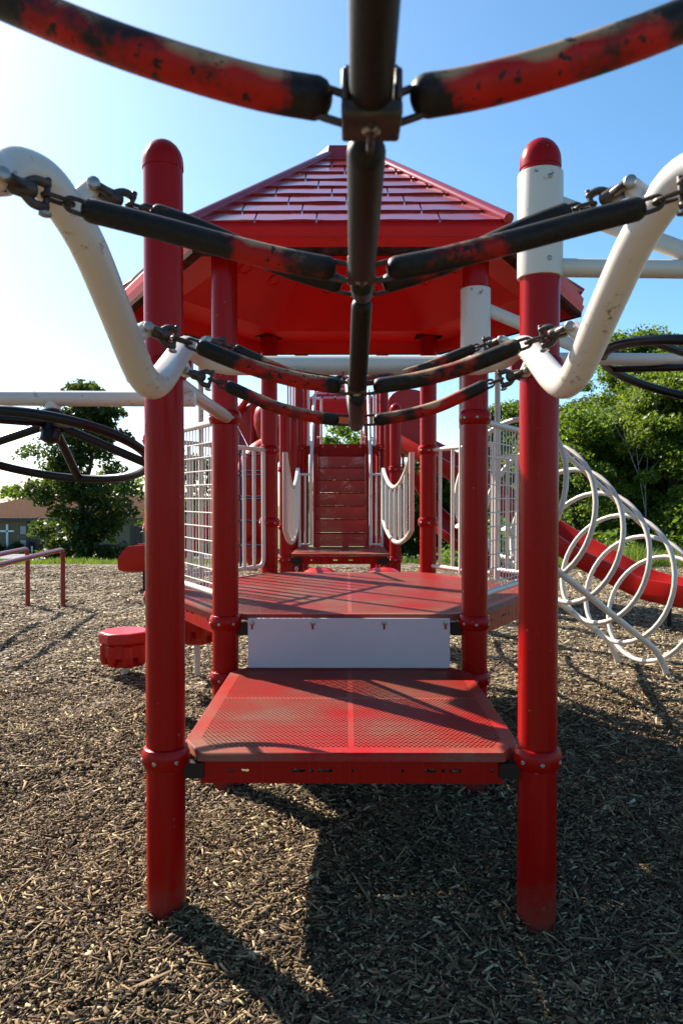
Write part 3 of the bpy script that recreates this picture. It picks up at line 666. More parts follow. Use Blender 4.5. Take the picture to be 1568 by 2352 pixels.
# entry frames standing behind the flanks
def entry_frame(parent, ta, tb, s):
    A = hexv[3] if s > 0 else hexv[4]; B = hexv[2] if s > 0 else hexv[5]
    a = Vector(lerp2(A, B, ta) + (0,)); b = Vector(lerp2(A, B, tb) + (0,)); up = Vector((0, 0, 1))
    mb = MB(); mb.tube(fillet([a + up * (Z2 + .02), a + up * 2.42, b + up * 2.42, b + up * (Z2 + .02)], .12, 6), .019, 12); o = mb.build('entry_frame', WHITE, parent)
    return o
ef = entry_frame(tower, .33, .645, 1); el = entry_frame(tower, .36, .645, -1)
def flankpt(s, t, z, out=0):
    A = hexv[3] if s > 0 else hexv[4]; B = hexv[2] if s > 0 else hexv[5]; q = lerp2(A, B, t); return Vector((q[0] + s * out * .866, q[1] + out * .5, z))
for s, o in ((1, ef), (-1, el)):
    mb = MB()
    for z in (1.66, .90): mb.tube([flankpt(s, .645, z), flankpt(s, .93, z)], .016, 10)
    for t in (.73, .81, .88): mb.tube([flankpt(s, t, .90), flankpt(s, t, 1.66)], .0135, 10)
    mb.build('side_rail', WHITE, o)
# roof
def hexpt(k, rr, z): a = R(240 + 60 * k); return Vector((CX + rr * math.cos(a), HC + rr * math.sin(a), z))
RE = 1.47; ZE0, ZE1 = 2.525, 2.665; ZA = 3.455; RC = .21
rm = MB()
for k in range(6):     # fascia with a soft profile, inner flange and ceiling
    prof = [(RE - .02, ZE1), (RE, ZE1 - .025), (RE - .008, ZE1 - .07), (RE + .004, ZE1 - .075), (RE - .012, ZE0 + .025)]
    rm.add([hexpt(k, r_, z) for r_, z in prof] + [hexpt(k + 1, r_, z) for r_, z in prof], [(i, i + 1, 6 + i - 0, 5 + i) for i in range(4)], 2)
    g1 = [(RE - .012, ZE0 + .025), (RE - .014, ZE0), (RE - .075, ZE0)]
    rm.add([hexpt(k, r_, z) for r_, z in g1] + [hexpt(k + 1, r_, z) for r_, z in g1], [(i, i + 1, 4 + i, 3 + i) for i in range(2)], 1)
    g2 = [(RE - .075, ZE0), (RE - .09, ZE0 + .09), (RE - .40, ZE0 + .115), (RE - .43, ZE0 + .19), (RC, ZA - .12), (.01, ZA - .10)]
    rm.add([hexpt(k, r_, z) for r_, z in g2] + [hexpt(k + 1, r_, z) for r_, z in g2], [(i, i + 1, 7 + i, 6 + i) for i in range(5)], 2)
    # dimples pressed in the ceiling
    for t, q in ((.28, .30), (.72, .30), (.5, .58)):
        p0 = hexpt(k, RE - .43, ZE0 + .19).lerp(hexpt(k + 1, RE - .43, ZE0 + .19), t); p1 = hexpt(k, RC, ZA - .12).lerp(hexpt(k + 1, RC, ZA - .12), .5); c = p0.lerp(p1, q)
        e = (hexpt(k + 1, 1, 0) - hexpt(k, 1, 0)).normalized(); s_ = (p1 - p0); s_ = (s_ - e * s_.dot(e)).normalized(); nn = e.cross(s_); nn = nn if nn.z < 0 else -nn
        rm.lathe(c - nn * .012, nn, [(.055, 0), (.055, .018), (.046, .024), (.040, .016), (.001, .014)], 20, 2)
    # shingle courses: nine tilted steps, split into tiles
    rows = 9; A0, B0 = hexpt(k, RE - .02, ZE1), hexpt(k + 1, RE - .02, ZE1); A1, B1 = hexpt(k, RC, ZA - .0), hexpt(k + 1, RC, ZA - .0)
    e = (B0 - A0).normalized(); s_ = ((A1 + B1) / 2 - (A0 + B0) / 2).normalized(); nn = e.cross(s_); nn = nn if nn.z > 0 else -nn
    for r_ in range(rows):
        t0, t1 = r_ / rows, (r_ + 1) / rows; a0, b0, a1, b1 = A0.lerp(A1, t0), B0.lerp(B1, t0), A0.lerp(A1, t1), B0.lerp(B1, t1)
        wd = (b0 - a0).length; tw = .285; offx = (.5 if r_ % 2 else 0.08) * tw; xs_ = [0.0]; q = offx if offx > .03 else tw
        while q < wd - .02: xs_.append(q); q += tw
        xs_.append(wd); gap = .007
        # base slab under the joints
        rm.add([a0 - nn * .004, b0 - nn * .004, b1 - nn * .004, a1 - nn * .004], [(0, 1, 2, 3)], 0)
        sl_l = (a1 - a0).dot(e) / max((a1 - a0).dot(s_), 1e-6); rowh = (a1 - a0).dot(s_)
        for i in range(len(xs_) - 1):
            xa_, xb_ = xs_[i] + (gap / 2 if i else 0), xs_[i + 1] - (gap / 2 if i < len(xs_) - 2 else 0)
            h_ = .013; xa1 = max(xa_, sl_l * rowh); xb1 = min(xb_, wd - sl_l * rowh)
            if xb1 < xa1: xa1 = xb1 = (xa_ + xb_) / 2
            wob = [random.uniform(-.0022, .0022) for _ in range(3)]; seg = 5; top_l, top_f, up_ = [], [], []
            for j in range(seg + 1):
                f_ = j / seg; wv = wob[0] * math.sin(f_ * 3.1) + wob[1] * math.sin(f_ * 6.2); x_ = xa_ + (xb_ - xa_) * f_; xu = xa1 + (xb1 - xa1) * f_
                top_l.append(a0 + e * x_ + nn * (h_ + wv)); top_f.append(a0 + e * x_ - nn * .004 + s_ * .002); up_.append(a0 + e * xu + s_ * rowh + nn * (.004 + .0))
            vs = top_f + top_l + up_; m_ = seg + 1
            fs = [(j, j + 1, m_ + j + 1, m_ + j) for j in range(seg)] + [(m_ + j, m_ + j + 1, 2 * m_ + j + 1, 2 * m_ + j) for j in range(seg)]
            fs += [(0, m_, 2 * m_), (seg, 2 * m_ + seg, m_ + seg)]
            rm.add(vs, fs, 0)
roof = rm.build('roof', [ROOF, GRIME, ROOFRED], tower, smooth=40)
for k in range(6):
    mb = MB(); a, b = hexpt(k, RE - .01, ZE1 + .012), hexpt(k, RC - .01, ZA + .012); mb.tube([a, b], .027, 12, sx=1.0); mb.build('ridge', ROOF, roof)
mb = MB()
for k in range(6):
    mb.add([hexpt(k, RC + .05, ZA - .035), hexpt(k + 1, RC + .05, ZA - .035), hexpt(k + 1, RC + .035, ZA + .045), hexpt(k, RC + .035, ZA + .045), hexpt(0, 0, ZA + .12)], [(0, 1, 2, 3), (3, 2, 4)])
mb.build('roof_cap', ROOF, roof, smooth=20)
for k in range(6):
    q = hexpt(k, S, 2.625); mb = MB(); mb.box(q, (.20, .12, .012), 0, Matrix.Rotation(R(60 * k), 3, 'Z')); 
    for s in (-1, 1): mb.lathe(q + Matrix.Rotation(R(60 * k), 3, 'Z') @ Vector((s * .08, -.04, 0)), (0, 0, -1), [(.01, 0), (.01, .012)], 8, 1)
    mb.build('post_bracket', [GRIME, BOLT], roof)

# ------------------------------------------------------------------ overhead arms on the collared posts
def arm(x, y, ztop, zbot, lab, rc=.0715):
    o = thing('overhead_support', (x, y, ztop), lab, 'overhead arm', 'white arms reaching from white post collars')
    mb = MB(); mb.lathe((x, y, zbot), (0, 0, 1), [(PR + .001, 0), (rc, .001), (rc + .001, .006), (rc + .001, ztop - zbot - .006), (rc, ztop - zbot - .001), (PR + .001, ztop - zbot)], 36)
    for zz in (ztop - .035, zbot + .045):
        mb.lathe((x + .012, y - rc + .001, zz), (0, -1, 0), [(.008, 0), (.008, .003), (.005, .005)], 12, 1)
    mb.build('collar', [WHITE, BOLT], o)
    za = zbot + .035; mb = MB(); mb.tube([(x + rc - .01, y, za), (x + 2.3, y + .1, za)], .030, 16); mb.build('bar', WHITE, o)
    zs = ztop - .10; mb = MB(); mb.tube([(x + rc - .012, y, zs), (x + .62, y + .03, za + .01)], .032, 16, sx=.5); mb.build('brace', WHITE, o)
    return o
arm(XR, Y1, 2.445, 2.108, 'white arm with brace on the capped front post, crossing the sky')
arm(XR, Y2, 2.41, 2.04, 'white arm with brace on the post under the hexagon roof')
# left low bar with strut, carries the wheel
lb = thing('overhead_bar', P(300, 912, 2.95), 'white horizontal bar carrying the black wheel in front of the oak', 'overhead bar')
mb = MB(); mb.tube([P(-420, 912, 3.0), P(448, 917, 2.98)], .0305, 18); lbb = mb.build('bar', WHITE, lb)
mb = MB(); mb.tube(fillet([P(430, 918, 2.98), P(425, 895, 3.02), P(520, 958, 3.62)], .02, 4), .029, 16, dome=.5); mb.build('strut', WHITE, lb)
mb = MB(); mb.tube([P(300, 862, 2.75), P(418, 886, 2.95), P(505, 950, 3.58)], .029, 16); mb.build('strut', WHITE, lb)
stem0 = P(122, 925, 2.99); mb = MB(); mb.tube([stem0 + Vector((0, 0, .03)), stem0 - Vector((0, 0, .07))], .030, 16); mb.build('stem', WHITE, lb)
def wheel(center, u, v, rad, hubpt, lab, ns=5, ph=12, rr=.0180):
    o = thing('overhead_spinner', center, lab, 'overhead wheel', 'black overhead spinner wheels'); u = u.normalized(); v = (v - u * v.dot(u)).normalized(); nn = u.cross(v); nn = nn if nn.z > 0 else -nn
    pt = lambda a, r_=rad: center + u * (r_ * math.cos(a)) + v * (r_ * math.sin(a))
    mb = MB(); mb.tube([pt(2 * math.pi * k / 64) for k in range(64)], rr, 16, closed=True); mb.build('rim', DARK, o)
    for k in range(ns):
        a = R(ph) + 2 * math.pi * k / ns; q = hubpt + (pt(a) - hubpt).normalized() * .03; mb = MB(); mb.tube(smooth_path([q, hubpt.lerp(pt(a), .3) , pt(a)], 4), .0175, 12); mb.build('spoke', DARK, o)
    mb = MB(); mb.lathe(hubpt - nn * .075, nn, [(.014, -.006), (.030, 0), (.037, .006), (.037, .035), (.042, .037), (.042, .047), (.040, .05), (.040, .12), (.026, .13)], 20); h = mb.build('hub', DARK, o)
    mb = MB(); mb.lathe(hubpt - nn * .08, -nn, [(.012, 0), (.010, .005), (.004, .007)], 12); mb.build('hub_bolt', STEEL, h)
    return o
wc = P(104, 1031, 2.95); wu = Vector((math.cos(R(3.5)), 0, -math.sin(R(3.5)))); wv = Vector((0, math.cos(R(15.5)), -math.sin(R(15.5))))
wheel(wc, wu, wv, .40, P(121, 972, 2.97), 'black five spoked wheel hanging under the white bar in front of the oak', ph=18)
wc2 = P(1658, 866, 3.55); wheel(wc2, Vector((1, 0, -.25)), Vector((0, math.cos(R(.2)), -math.sin(R(.2)))), .545, wc2 + Vector((0, 0, .05)), 'black wheel hanging before the woods, cut by the photo edge', ph=210, rr=.0225)
mb = MB(); mb.tube([wc2 + Vector((0, 0, .04)), wc2 + Vector((0, 0, .30))], .028, 14); mb.tube([wc2 + Vector((0, 0, .30)), Vector((XR + 2.2, Y2 + .1, 2.075))], .028, 14)
o = mb.build('wheel_stem', WHITE); tag(o, 'white stem joining the cut off wheel to the roof post arm', 'stem')

# ------------------------------------------------------------------ chain climber
cl = thing('chain_climber', (CX, 1.6, 1.6), 'overhead chain climber with dirty red and black sleeves strung between wavy white tubes', 'chain climber')
Lp0 = [(-.49, -1.5, -.15), (-.49, -1.5, 1.45), (-.49, -1.38, 1.78), (-.49, -1.0, 1.88), (-.48, -.6, 1.80), (-.46, -.25, 1.65), (-.47, 0, 1.68), (-.49, .35, 1.86), (-.50, .70, 1.93), (-.505, .95, 1.88)]
Lp = [(-20, 395, 1.07), (42, 386, 1.12), (100, 412, 1.16), (146, 470, 1.20), (200, 560, 1.26), (255, 690, 1.36), (308, 825, 1.49), (330, 868, 1.545), (350, 884, 1.60), (370, 872, 1.66), (392, 842, 1.78), (416, 806, 2.02), (430, 796, 2.20), (446, 806, 2.32), (476, 828, 2.39), (530, 840, 2.41)]
Lw = smooth_path([Vector(q) for q in Lp0] + [P(*q) for q in Lp], 6); mir = lambda v_: Vector((2 * CX + .016 - v_.x, v_.y, v_.z))
Rw = [mir(q) for q in Lw]
mb = MB(); mb.tube(Lw + [q for q in Rw[::-1]], .0305, 22); mb.build('wavy_tube', WHITE, cl)
for s in (XL, XR):   # lugs to the front posts
    mb = MB(); mb.box((s + (.05 if s < 0 else -.05), Y1 - .03, 1.815), (.10, .03, .05)); mb.build('post_lug', RED, cl)
def dark_profile(n, a, b):
    o = []
    for i in range(n):
        t = i / (n - 1); k = 0.12
        k = max(k, min(1, (a + .10 - t) / .16) if t < a + .10 else 0); k = max(k, min(1, (t - (1 - b) + .10) / .16) if t > 1 - b - .10 else 0); o.append(k)
    return o
def sleeve(pts, r, a, b, n=26):
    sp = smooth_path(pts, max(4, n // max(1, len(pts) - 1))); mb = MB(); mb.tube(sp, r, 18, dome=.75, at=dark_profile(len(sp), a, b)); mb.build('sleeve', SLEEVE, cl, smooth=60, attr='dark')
def chain_link(a, b, up, wr=.0036, wid=.0145, mat=None, parent=None):
    a = Vector(a); b = Vector(b); c = (a + b) / 2; d = (b - a).normalized(); h = max((b - a).length / 2, wid * 1.1); up = (Vector(up) - d * Vector(up).dot(d)).normalized(); pts = []
    for k in range(20):
        q = 2 * math.pi * k / 20; sx_ = math.cos(q); sy_ = math.sin(q)
        pts.append(c + d * ((h - wid) * (1 if sx_ > 0 else -1) * (1 if abs(sx_) > .05 else 0) + wid * sx_) + up * (wid * .85 * sy_))
    mb = MB(); mb.tube(pts, wr, 8, closed=True); mb.build('chain_link', mat or STEEL, parent or cl)
def links(p, q, n, up0, wid=.0145, wr=.0036):
    p = Vector(p); q = Vector(q); d = (q - p); L = d.length / n; e = d.normalized(); side = e.cross(Vector(up0)).normalized()
    for i in range(n): chain_link(p + e * (L * i - .006), p + e * (L * (i + 1) + .006), up0 if i % 2 == 0 else side, wr, wid)
def shackle(p, q):
    """forked twist shackle: jaw round the lug at p, crosswise jaw holding the chain at q"""
    p = Vector(p); q = Vector(q); e = (q - p).normalized(); L = (q - p).length; s = e.cross(Vector((0, 0, 1))).normalized(); u = s.cross(e); mb = MB(); r = .0068
    mid = p + e * L * .48
    for k in (-1, 1):
        mb.tube(smooth_path([p + s * (.017 * k), p + e * L * .22 + s * (.0165 * k), mid + s * (.006 * k)], 4), [r * 1.1] * 9, 10, dome=.8)
        mb.tube(smooth_path([mid + u * (.004 * k), mid + e * L * .25 + u * (.0165 * k), q + u * (.016 * k)], 4), [r] * 9, 10, dome=.8)
    mb.tube([mid - e * .012, mid + e * .012], .013, 12, dome=.7); mb.tube([q - u * .024, q + u * .024], .0048, 10, dome=.5)
    o = mb.build('shackle', STEEL, cl)
    for k in (-1, 1): mb = MB(); mb.lathe(p + s * (.022 * k), s * k, [(.0105, 0), (.0105, .003), (.008, .006), (.003, .007)], 14); mb.build('bolt', BOLT, o)
    mb = MB(); mb.lathe(q - u * .024, -u, [(.009, 0), (.009, .004), (.004, .006)], 12); mb.build('bolt', BOLT, o)
def lug(p, q):
    mb = MB(); mb.tube([p, q], [.017, .0155], 16, dome=.9); mb.build('lug', WHITE, cl)
def nearest(path, p): return min(path, key=lambda q: (q - p).length)
def conn(p, sz=.036):
    """open channel block joining the cross chains to the middle chain, bolt through its floor"""
    mb = MB(); w_, h_, d_ = sz, sz * .86, sz * .96; p = Vector(p) + Vector((0, 0, sz * .13))
    mb.box(p + Vector((0, 0, -h_ * .34)), (w_, d_, h_ * .32))
    for k in (-1, 1): mb.box(p + Vector((k * w_ * .43, 0, h_ * .12)), (w_ * .135, d_ * .985, h_ * .62)); mb.box(p + Vector((k * w_ * .40, 0, h_ * .50)), (w_ * .12, d_ * .62, h_ * .18))
    o = mb.build('connector', STEEL, cl, bevel=.0038)
    mb = MB(); mb.lathe(p + Vector((0, 0, -h_ * .5)), (0, 0, -1), [(.0085, 0), (.0085, .002), (.0062, .004), (.0035, .0035), (.003, .001)], 16); mb.build('bolt', BOLT, o)
# rows: node, sleeve path (from node outward), link anchor, shackle ends, lug root  -- left side, mirrored for the right
rows_ = [
 dict(node=(852, 256, .665), sl=[(728, 226, .668), (600, 203, .668), (430, 156, .67), (230, 88, .675), (20, 2, .685), (-120, -60, .70)], r=.0182, a=.10, b=.25, lk=[(-150, -75, .705), (-240, -120, .72)], sh=(-330, -160, .74)),
 dict(node=(830, 628, 1.075), sl=[(752, 617, 1.075), (640, 595, 1.08), (500, 560, 1.085), (350, 520, 1.09), (208, 484, 1.095)], r=.0172, a=.16, b=.50, lk=[(186, 480, 1.095), (108, 450, 1.06)], sh=(-4, 412, 1.02)),
 dict(node=(832, 662, 1.31), sl=[(770, 650, 1.31), (650, 612, 1.30), (520, 553, 1.29), (420, 512, 1.28), (362, 492, 1.275)], r=.0168, a=.2, b=.75, lk=[(350, 489, 1.275), (300, 473, 1.26)], sh=(212, 432, 1.235)),
 dict(node=(820, 893, 1.58), sl=[(770, 886, 1.58), (690, 874, 1.575), (600, 851, 1.56), (520, 822, 1.545), (464, 798, 1.535)], r=.0168, a=.10, b=.30, lk=[(454, 794, 1.53), (402, 777, 1.515)], sh=(334, 756, 1.485)),
 dict(node=(818, 966, 1.98), sl=[(768, 964, 1.98), (700, 953, 1.98), (630, 934, 1.975), (570, 908, 1.97), (526, 888, 1.965)], r=.0165, a=.07, b=.20, lk=[(520, 886, 1.965), (484, 872, 1.96)], sh=(428, 855, 1.955)),
 dict(node=(800, 872, 2.36), sl=[(775, 877, 2.36), (700, 865, 2.36), (630, 842, 2.355), (570, 815, 2.35), (545, 803, 2.345)], r=.0165, a=.10, b=.35, lk=[(540, 801, 2.345), (515, 793, 2.335)], sh=(474, 783, 2.31))]
nodes_ = []
for rw in rows_:
    nd = P(*rw['node']); nodes_.append(nd)
    for s in (0, 1):
        # on the right the wavy tube is the mirror image; keep each chain anchored to the node
        F_ = (lambda q: P(*q)) if s == 0 else (lambda q: mir(P(*q)))
        sp = [F_(q) for q in rw['sl']]; n0 = nd + Vector((.018 if s else -.018, 0, 0)); sh0 = sp[0] - n0
        if s:   # blend the inner end on to the true node
            want = nd + Vector((abs(P(*rw['sl'][0]).x - P(*rw['node']).x), 0, P(*rw['sl'][0]).z - nd.z)); dl = want - sp[0]
            sp = [q + dl * max(0, 1 - i / (len(sp) - 1.0)) for i, q in enumerate(sp)]
        sleeve(sp, rw['r'], rw['a'], rw['b'])
        links(n0, sp[0] + (sp[1] - sp[0]).normalized() * .008, 1 if rw['node'][2] < 2.2 else 1, (0, 0, 1))
        a, b = F_(rw['lk'][0]), F_(rw['lk'][1]); links(sp[-1], b, 2, (0, 0, 1), .0115, .0034)
        pth = Lw if s == 0 else Rw; tip = F_(rw['sh']); shackle(tip, b); nr = nearest(pth, tip); lug(nr, tip)
# middle chain: sleeves between the connectors
mid = [P(880, -330, .42)] + [Vector((q.x, q.y, q.z)) for q in nodes_]
for q in nodes_[:1]: conn(q, .052)
for q in nodes_[1:]: conn(q, .040)
def mids(p, q, r, sag, t0=.10, t1=.90, a=.3, b=.3):
    p = Vector(p); q = Vector(q); sp = [p.lerp(q, t) - Vector((0, 0, sag * math.sin(math.pi * t))) for t in np.linspace(t0, t1, 7)]
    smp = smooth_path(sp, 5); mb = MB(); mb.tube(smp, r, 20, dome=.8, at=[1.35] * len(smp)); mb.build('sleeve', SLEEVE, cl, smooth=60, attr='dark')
mids(P(868, -260, .44), P(852, 235, .66), .0185, 0, .0, .96)
mids(nodes_[0] + Vector((-.003, 0, -.006)), nodes_[1], .0185, .006, .13, .95)
mids(nodes_[1] + Vector((0, 0, -.012)), nodes_[2] + Vector((0, 0, -.01)), .017, .004, .12, .95)
mids(nodes_[2] + Vector((0, 0, -.01)), nodes_[3], .0185, .004, .10, .94)
mids(nodes_[3] + Vector((0, 0, -.012)), nodes_[4] + Vector((0, 0, -.012)), .0185, .010, .06, .93)
mids(nodes_[4], nodes_[5], .0165, .01, .08, .92)
for i in range(2): links(nodes_[i] + Vector((0, -.01, -.004)), nodes_[i].lerp(nodes_[i + 1], .16) + Vector((0, 0, -.004)), 1, (0, 0, 1))

# ------------------------------------------------------------------ stepping pods on the left
def pod(x, y, z, lab, big=.20):
    o = thing('stepping_pod', (x, y, 0), lab, 'stepping pod', 'red stepping pods beside the hexagonal tower'); mb = MB(); n = 8
    def ring(r_, zz, rot=22.5, sq=1.0): return [Vector((x + r_ * math.cos(R(rot + 360 * k / n)), y + r_ * math.sin(R(rot + 360 * k / n)) * sq, zz)) for k in range(n)]
    rs_ = [(big * .93, z), (big, z - .012), (big * 1.01, z - .075), (big * .97, z - .085), (big * .90, z - .095), (big * .88, z - .20), (big * .70, z - .215), (big * .66, z - .275), (big * .2, z - .28)]
    R_ = [ring(*q) for q in rs_]; vs = sum(R_, []); fs = [(i * n + k, (i + 1) * n + k, (i + 1) * n + (k + 1) % n, i * n + (k + 1) % n) for i in range(len(R_) - 1) for k in range(n)]; fs += [tuple(range(n))]
    mb.add(vs, fs)
    for k in range(n):  # ribs moulded in the skirt
        a = R(360 * k / n + 22.5); mb.lathe((x + big * .75 * math.cos(a), y + big * .75 * math.sin(a), z - .21), (0, 0, 1), [(.03, -.05), (.042, 0), (.042, .11)], 10)
    mb.build('pod_top', REDP, o, bevel=.012)
    mb = MB(); mb.tube([(x, y, -.1), (x, y, z - .27)], .024, 14); mb.build('leg', WHITE, o); return o
p_ = P(288, 1460, 5.9); pod(p_.x, 5.9, .345, 'lowest red stepping pod, left of the front post')
p_ = P(425, 1500, 5.35); pod(p_.x - .05, 5.45, .63, 'tallest red stepping pod on a white leg, behind the front post')
p_ = P(453, 1500, 6.1); pod(p_.x + .03, 5.95, .515, 'red stepping pod on a white leg under the hexagon deck edge')

# ------------------------------------------------------------------ red parallel bars, left
def pbar(x, y, lab, dx=.085, L=2.9, h=.72):
    o = thing('parallel_bar', (x, y, 0), lab, 'parallel bar', 'red parallel bars on the mulch'); d = Vector((dx, -1, 0)).normalized() * L; b = Vector((x, y, 0)); up = Vector((0, 0, h))
    mb = MB(); mb.tube(fillet([b - Vector((0, 0, .15)), b + up, b + d + up, b + d - Vector((0, 0, .15))], .10, 6), .029, 16); mb.build('rail', RAILRED, o)
q = P(145, 1300, 9.6); pbar(q.x, 9.6, 'red parallel bar nearer the stepping pod'); q = P(64, 1300, 9.72); pbar(q.x, 9.72, 'red parallel bar farther from the stepping pod')

# ------------------------------------------------------------------ stair tower behind
st = thing('stair_tower', (-.05, 9.5, 0), 'red play tower behind the bridge gap with steep perforated stairs and white handrails', 'play tower')
Z3 = P(780, 1272, 8.4).z; Y5, Y6, Y7, Y8 = 8.38, 9.58, 10.72, 11.95; CX3 = P(781, 1200, 8.4).x; CX4 = P(784, 1100, 10.7).x; H = S / 2
ZD = P(783, 1020, 10.66).z
for s in (-1, 1):
    post(st, CX3 + s * H, Y5, 2.40, clamps=(1.70, 1.06, Z3 - .06)); post(st, CX3 + s * H, Y6, 2.38, clamps=(Z3 - .06,))
    post(st, CX4 + s * .60, Y7, 4.6, cap=False, clamps=(ZD - .06, 3.0)); post(st, CX4 + s * .60, Y8, 4.6, cap=False, clamps=(ZD - .06,))
hw = H - .02; rect = lambda cx, y0, y1, hw_: [(cx - hw_, y0), (cx + hw_, y0), (cx + hw_, y1), (cx - hw_, y1)]
lo = rect(CX3, Y5 - .0, Y6, H - .065); ldk = deck2('landing_deck', st, [[lo[0], (CX3, lo[0][1]), (CX3, lo[2][1]), lo[3]], [(CX3, lo[0][1]), lo[1], lo[2], (CX3, lo[2][1])]], Z3, lo)
slot_beam('deck_beam', ldk, (lo[0][0] + .02, Y5 + .012, 0), (lo[1][0] - .02, Y5 + .012, 0), Z3 - .03, .085, .006, [(.20, .21, Z3 - .07, .012), (.45, .50, Z3 - .07, .012), (.62, .67, Z3 - .07, .012), (.9, .91, Z3 - .07, .012)])
for s in (-1, 1): slot_beam('deck_beam', ldk, (CX3 + s * (H - .07), Y5 + .05, 0), (CX3 + s * (H - .07), Y6, 0), Z3 - .03, .085, .006)
up_ = rect(CX4, Y7 - .02, Y8, .54); udk = deck2('upper_deck', st, [up_], ZD, up_); slot_beam('deck_beam', udk, (CX4 - .52, Y7 + .01, 0), (CX4 + .52, Y7 + .01, 0), ZD - .03, .11, .006)
# stairs: closed perforated risers and treads in one flight
ys0, ys1 = Y6 + .02, Y7 - .04; nr_ = 7; hw = .325; rise = (ZD - Z3) / (nr_ + 1); run = (ys1 - ys0) / nr_
sroot = MB()
for s in (-1, 1):
    x_ = CX4 + s * (hw + .006); sroot.add([(x_ - .004, ys0 - .02, Z3 - .0), (x_ - .004, ys0 - .02, Z3 + .12), (x_ - .004, ys1, ZD + .02), (x_ - .004, ys1, ZD - .22), (x_ + .004, ys0 - .02, Z3), (x_ + .004, ys0 - .02, Z3 + .12), (x_ + .004, ys1, ZD + .02), (x_ + .004, ys1, ZD - .22)],
        [(0, 1, 2, 3), (7, 6, 5, 4), (1, 5, 6, 2), (0, 3, 7, 4), (0, 4, 5, 1), (3, 2, 6, 7)])
flt = sroot.build('stair_flight', RED, st, smooth=0)
def step_geo(i):
    y = ys0 + run * i; z0 = Z3 + rise * i + .004; z1 = Z3 + rise * (i + 1); mb = MB()
    mb.add([(CX4 - hw, y, z0), (CX4 + hw, y, z0), (CX4 + hw, y, z1 - .012), (CX4 - hw, y, z1 - .012)], [(0, 1, 2, 3)], 1)
    mb.add([(CX4 - hw, y, z1 - .012), (CX4 + hw, y, z1 - .012), (CX4 + hw, y - .006, z1), (CX4 - hw, y - .006, z1), (CX4 + hw, y + run, z1), (CX4 - hw, y + run, z1)], [(0, 1, 2, 3), (3, 2, 4, 5)], 0); return mb
def riser_mat():
    m, t, b = nodes('step_riser'); b.inputs['Roughness'].default_value = .4; b.inputs['Base Color'].default_value = (.36, .006, .004, 1)
    tc = t.nodes.new('ShaderNodeTexCoord'); sp = t.nodes.new('ShaderNodeSeparateXYZ'); t.links.new(tc.outputs['Object'], sp.inputs[0]); p = .0155; q = p * math.sqrt(3); ds = []
    for o_ in (0, .5):
        u_ = math_(t, 'MULTIPLY', math_(t, 'SUBTRACT', math_(t, 'FRACT', math_(t, 'ADD', math_(t, 'DIVIDE', sp.outputs['X'], p), o_ + 100)), .5), p)
        v_ = math_(t, 'MULTIPLY', math_(t, 'SUBTRACT', math_(t, 'FRACT', math_(t, 'ADD', math_(t, 'DIVIDE', sp.outputs['Z'], q), o_ + 100)), .5), q)
        ds.append(math_(t, 'SQRT', math_(t, 'ADD', math_(t, 'MULTIPLY', u_, u_), math_(t, 'MULTIPLY', v_, v_))))
    hole = math_(t, 'LESS_THAN', math_(t, 'MINIMUM', ds[0], ds[1]), .0012)
    tr = t.nodes.new('ShaderNodeBsdfTransparent'); mx = t.nodes.new('ShaderNodeMixShader'); t.links.new(hole, mx.inputs[0]); t.links.new(b.outputs[0], mx.inputs[1]); t.links.new(tr.outputs[0], mx.inputs[2]); t.links.new(mx.outputs[0], t.nodes['Material Output'].inputs[0])
    return m
RISER = riser_mat()
for i in range(nr_): step_geo(i).build('step', [RED, RISER], flt, smooth=0)
y = ys0 + run * nr_; mb = MB(); mb.box((CX4, y, (Z3 + rise * nr_ + ZD) / 2 + .002), (2 * hw, .006, rise - .004)); ts_ = mb.build('top_riser', RED, st, smooth=0)
for k in range(4):
    mb = MB(); mb.lathe((CX4 - hw + .06 + k * (2 * hw - .12) / 3, y - .003, ZD - .035), (0, -1, 0), [(.013, 0), (.011, .006), (.004, .008)], 10); mb.build('bolt', BOLT, ts_)
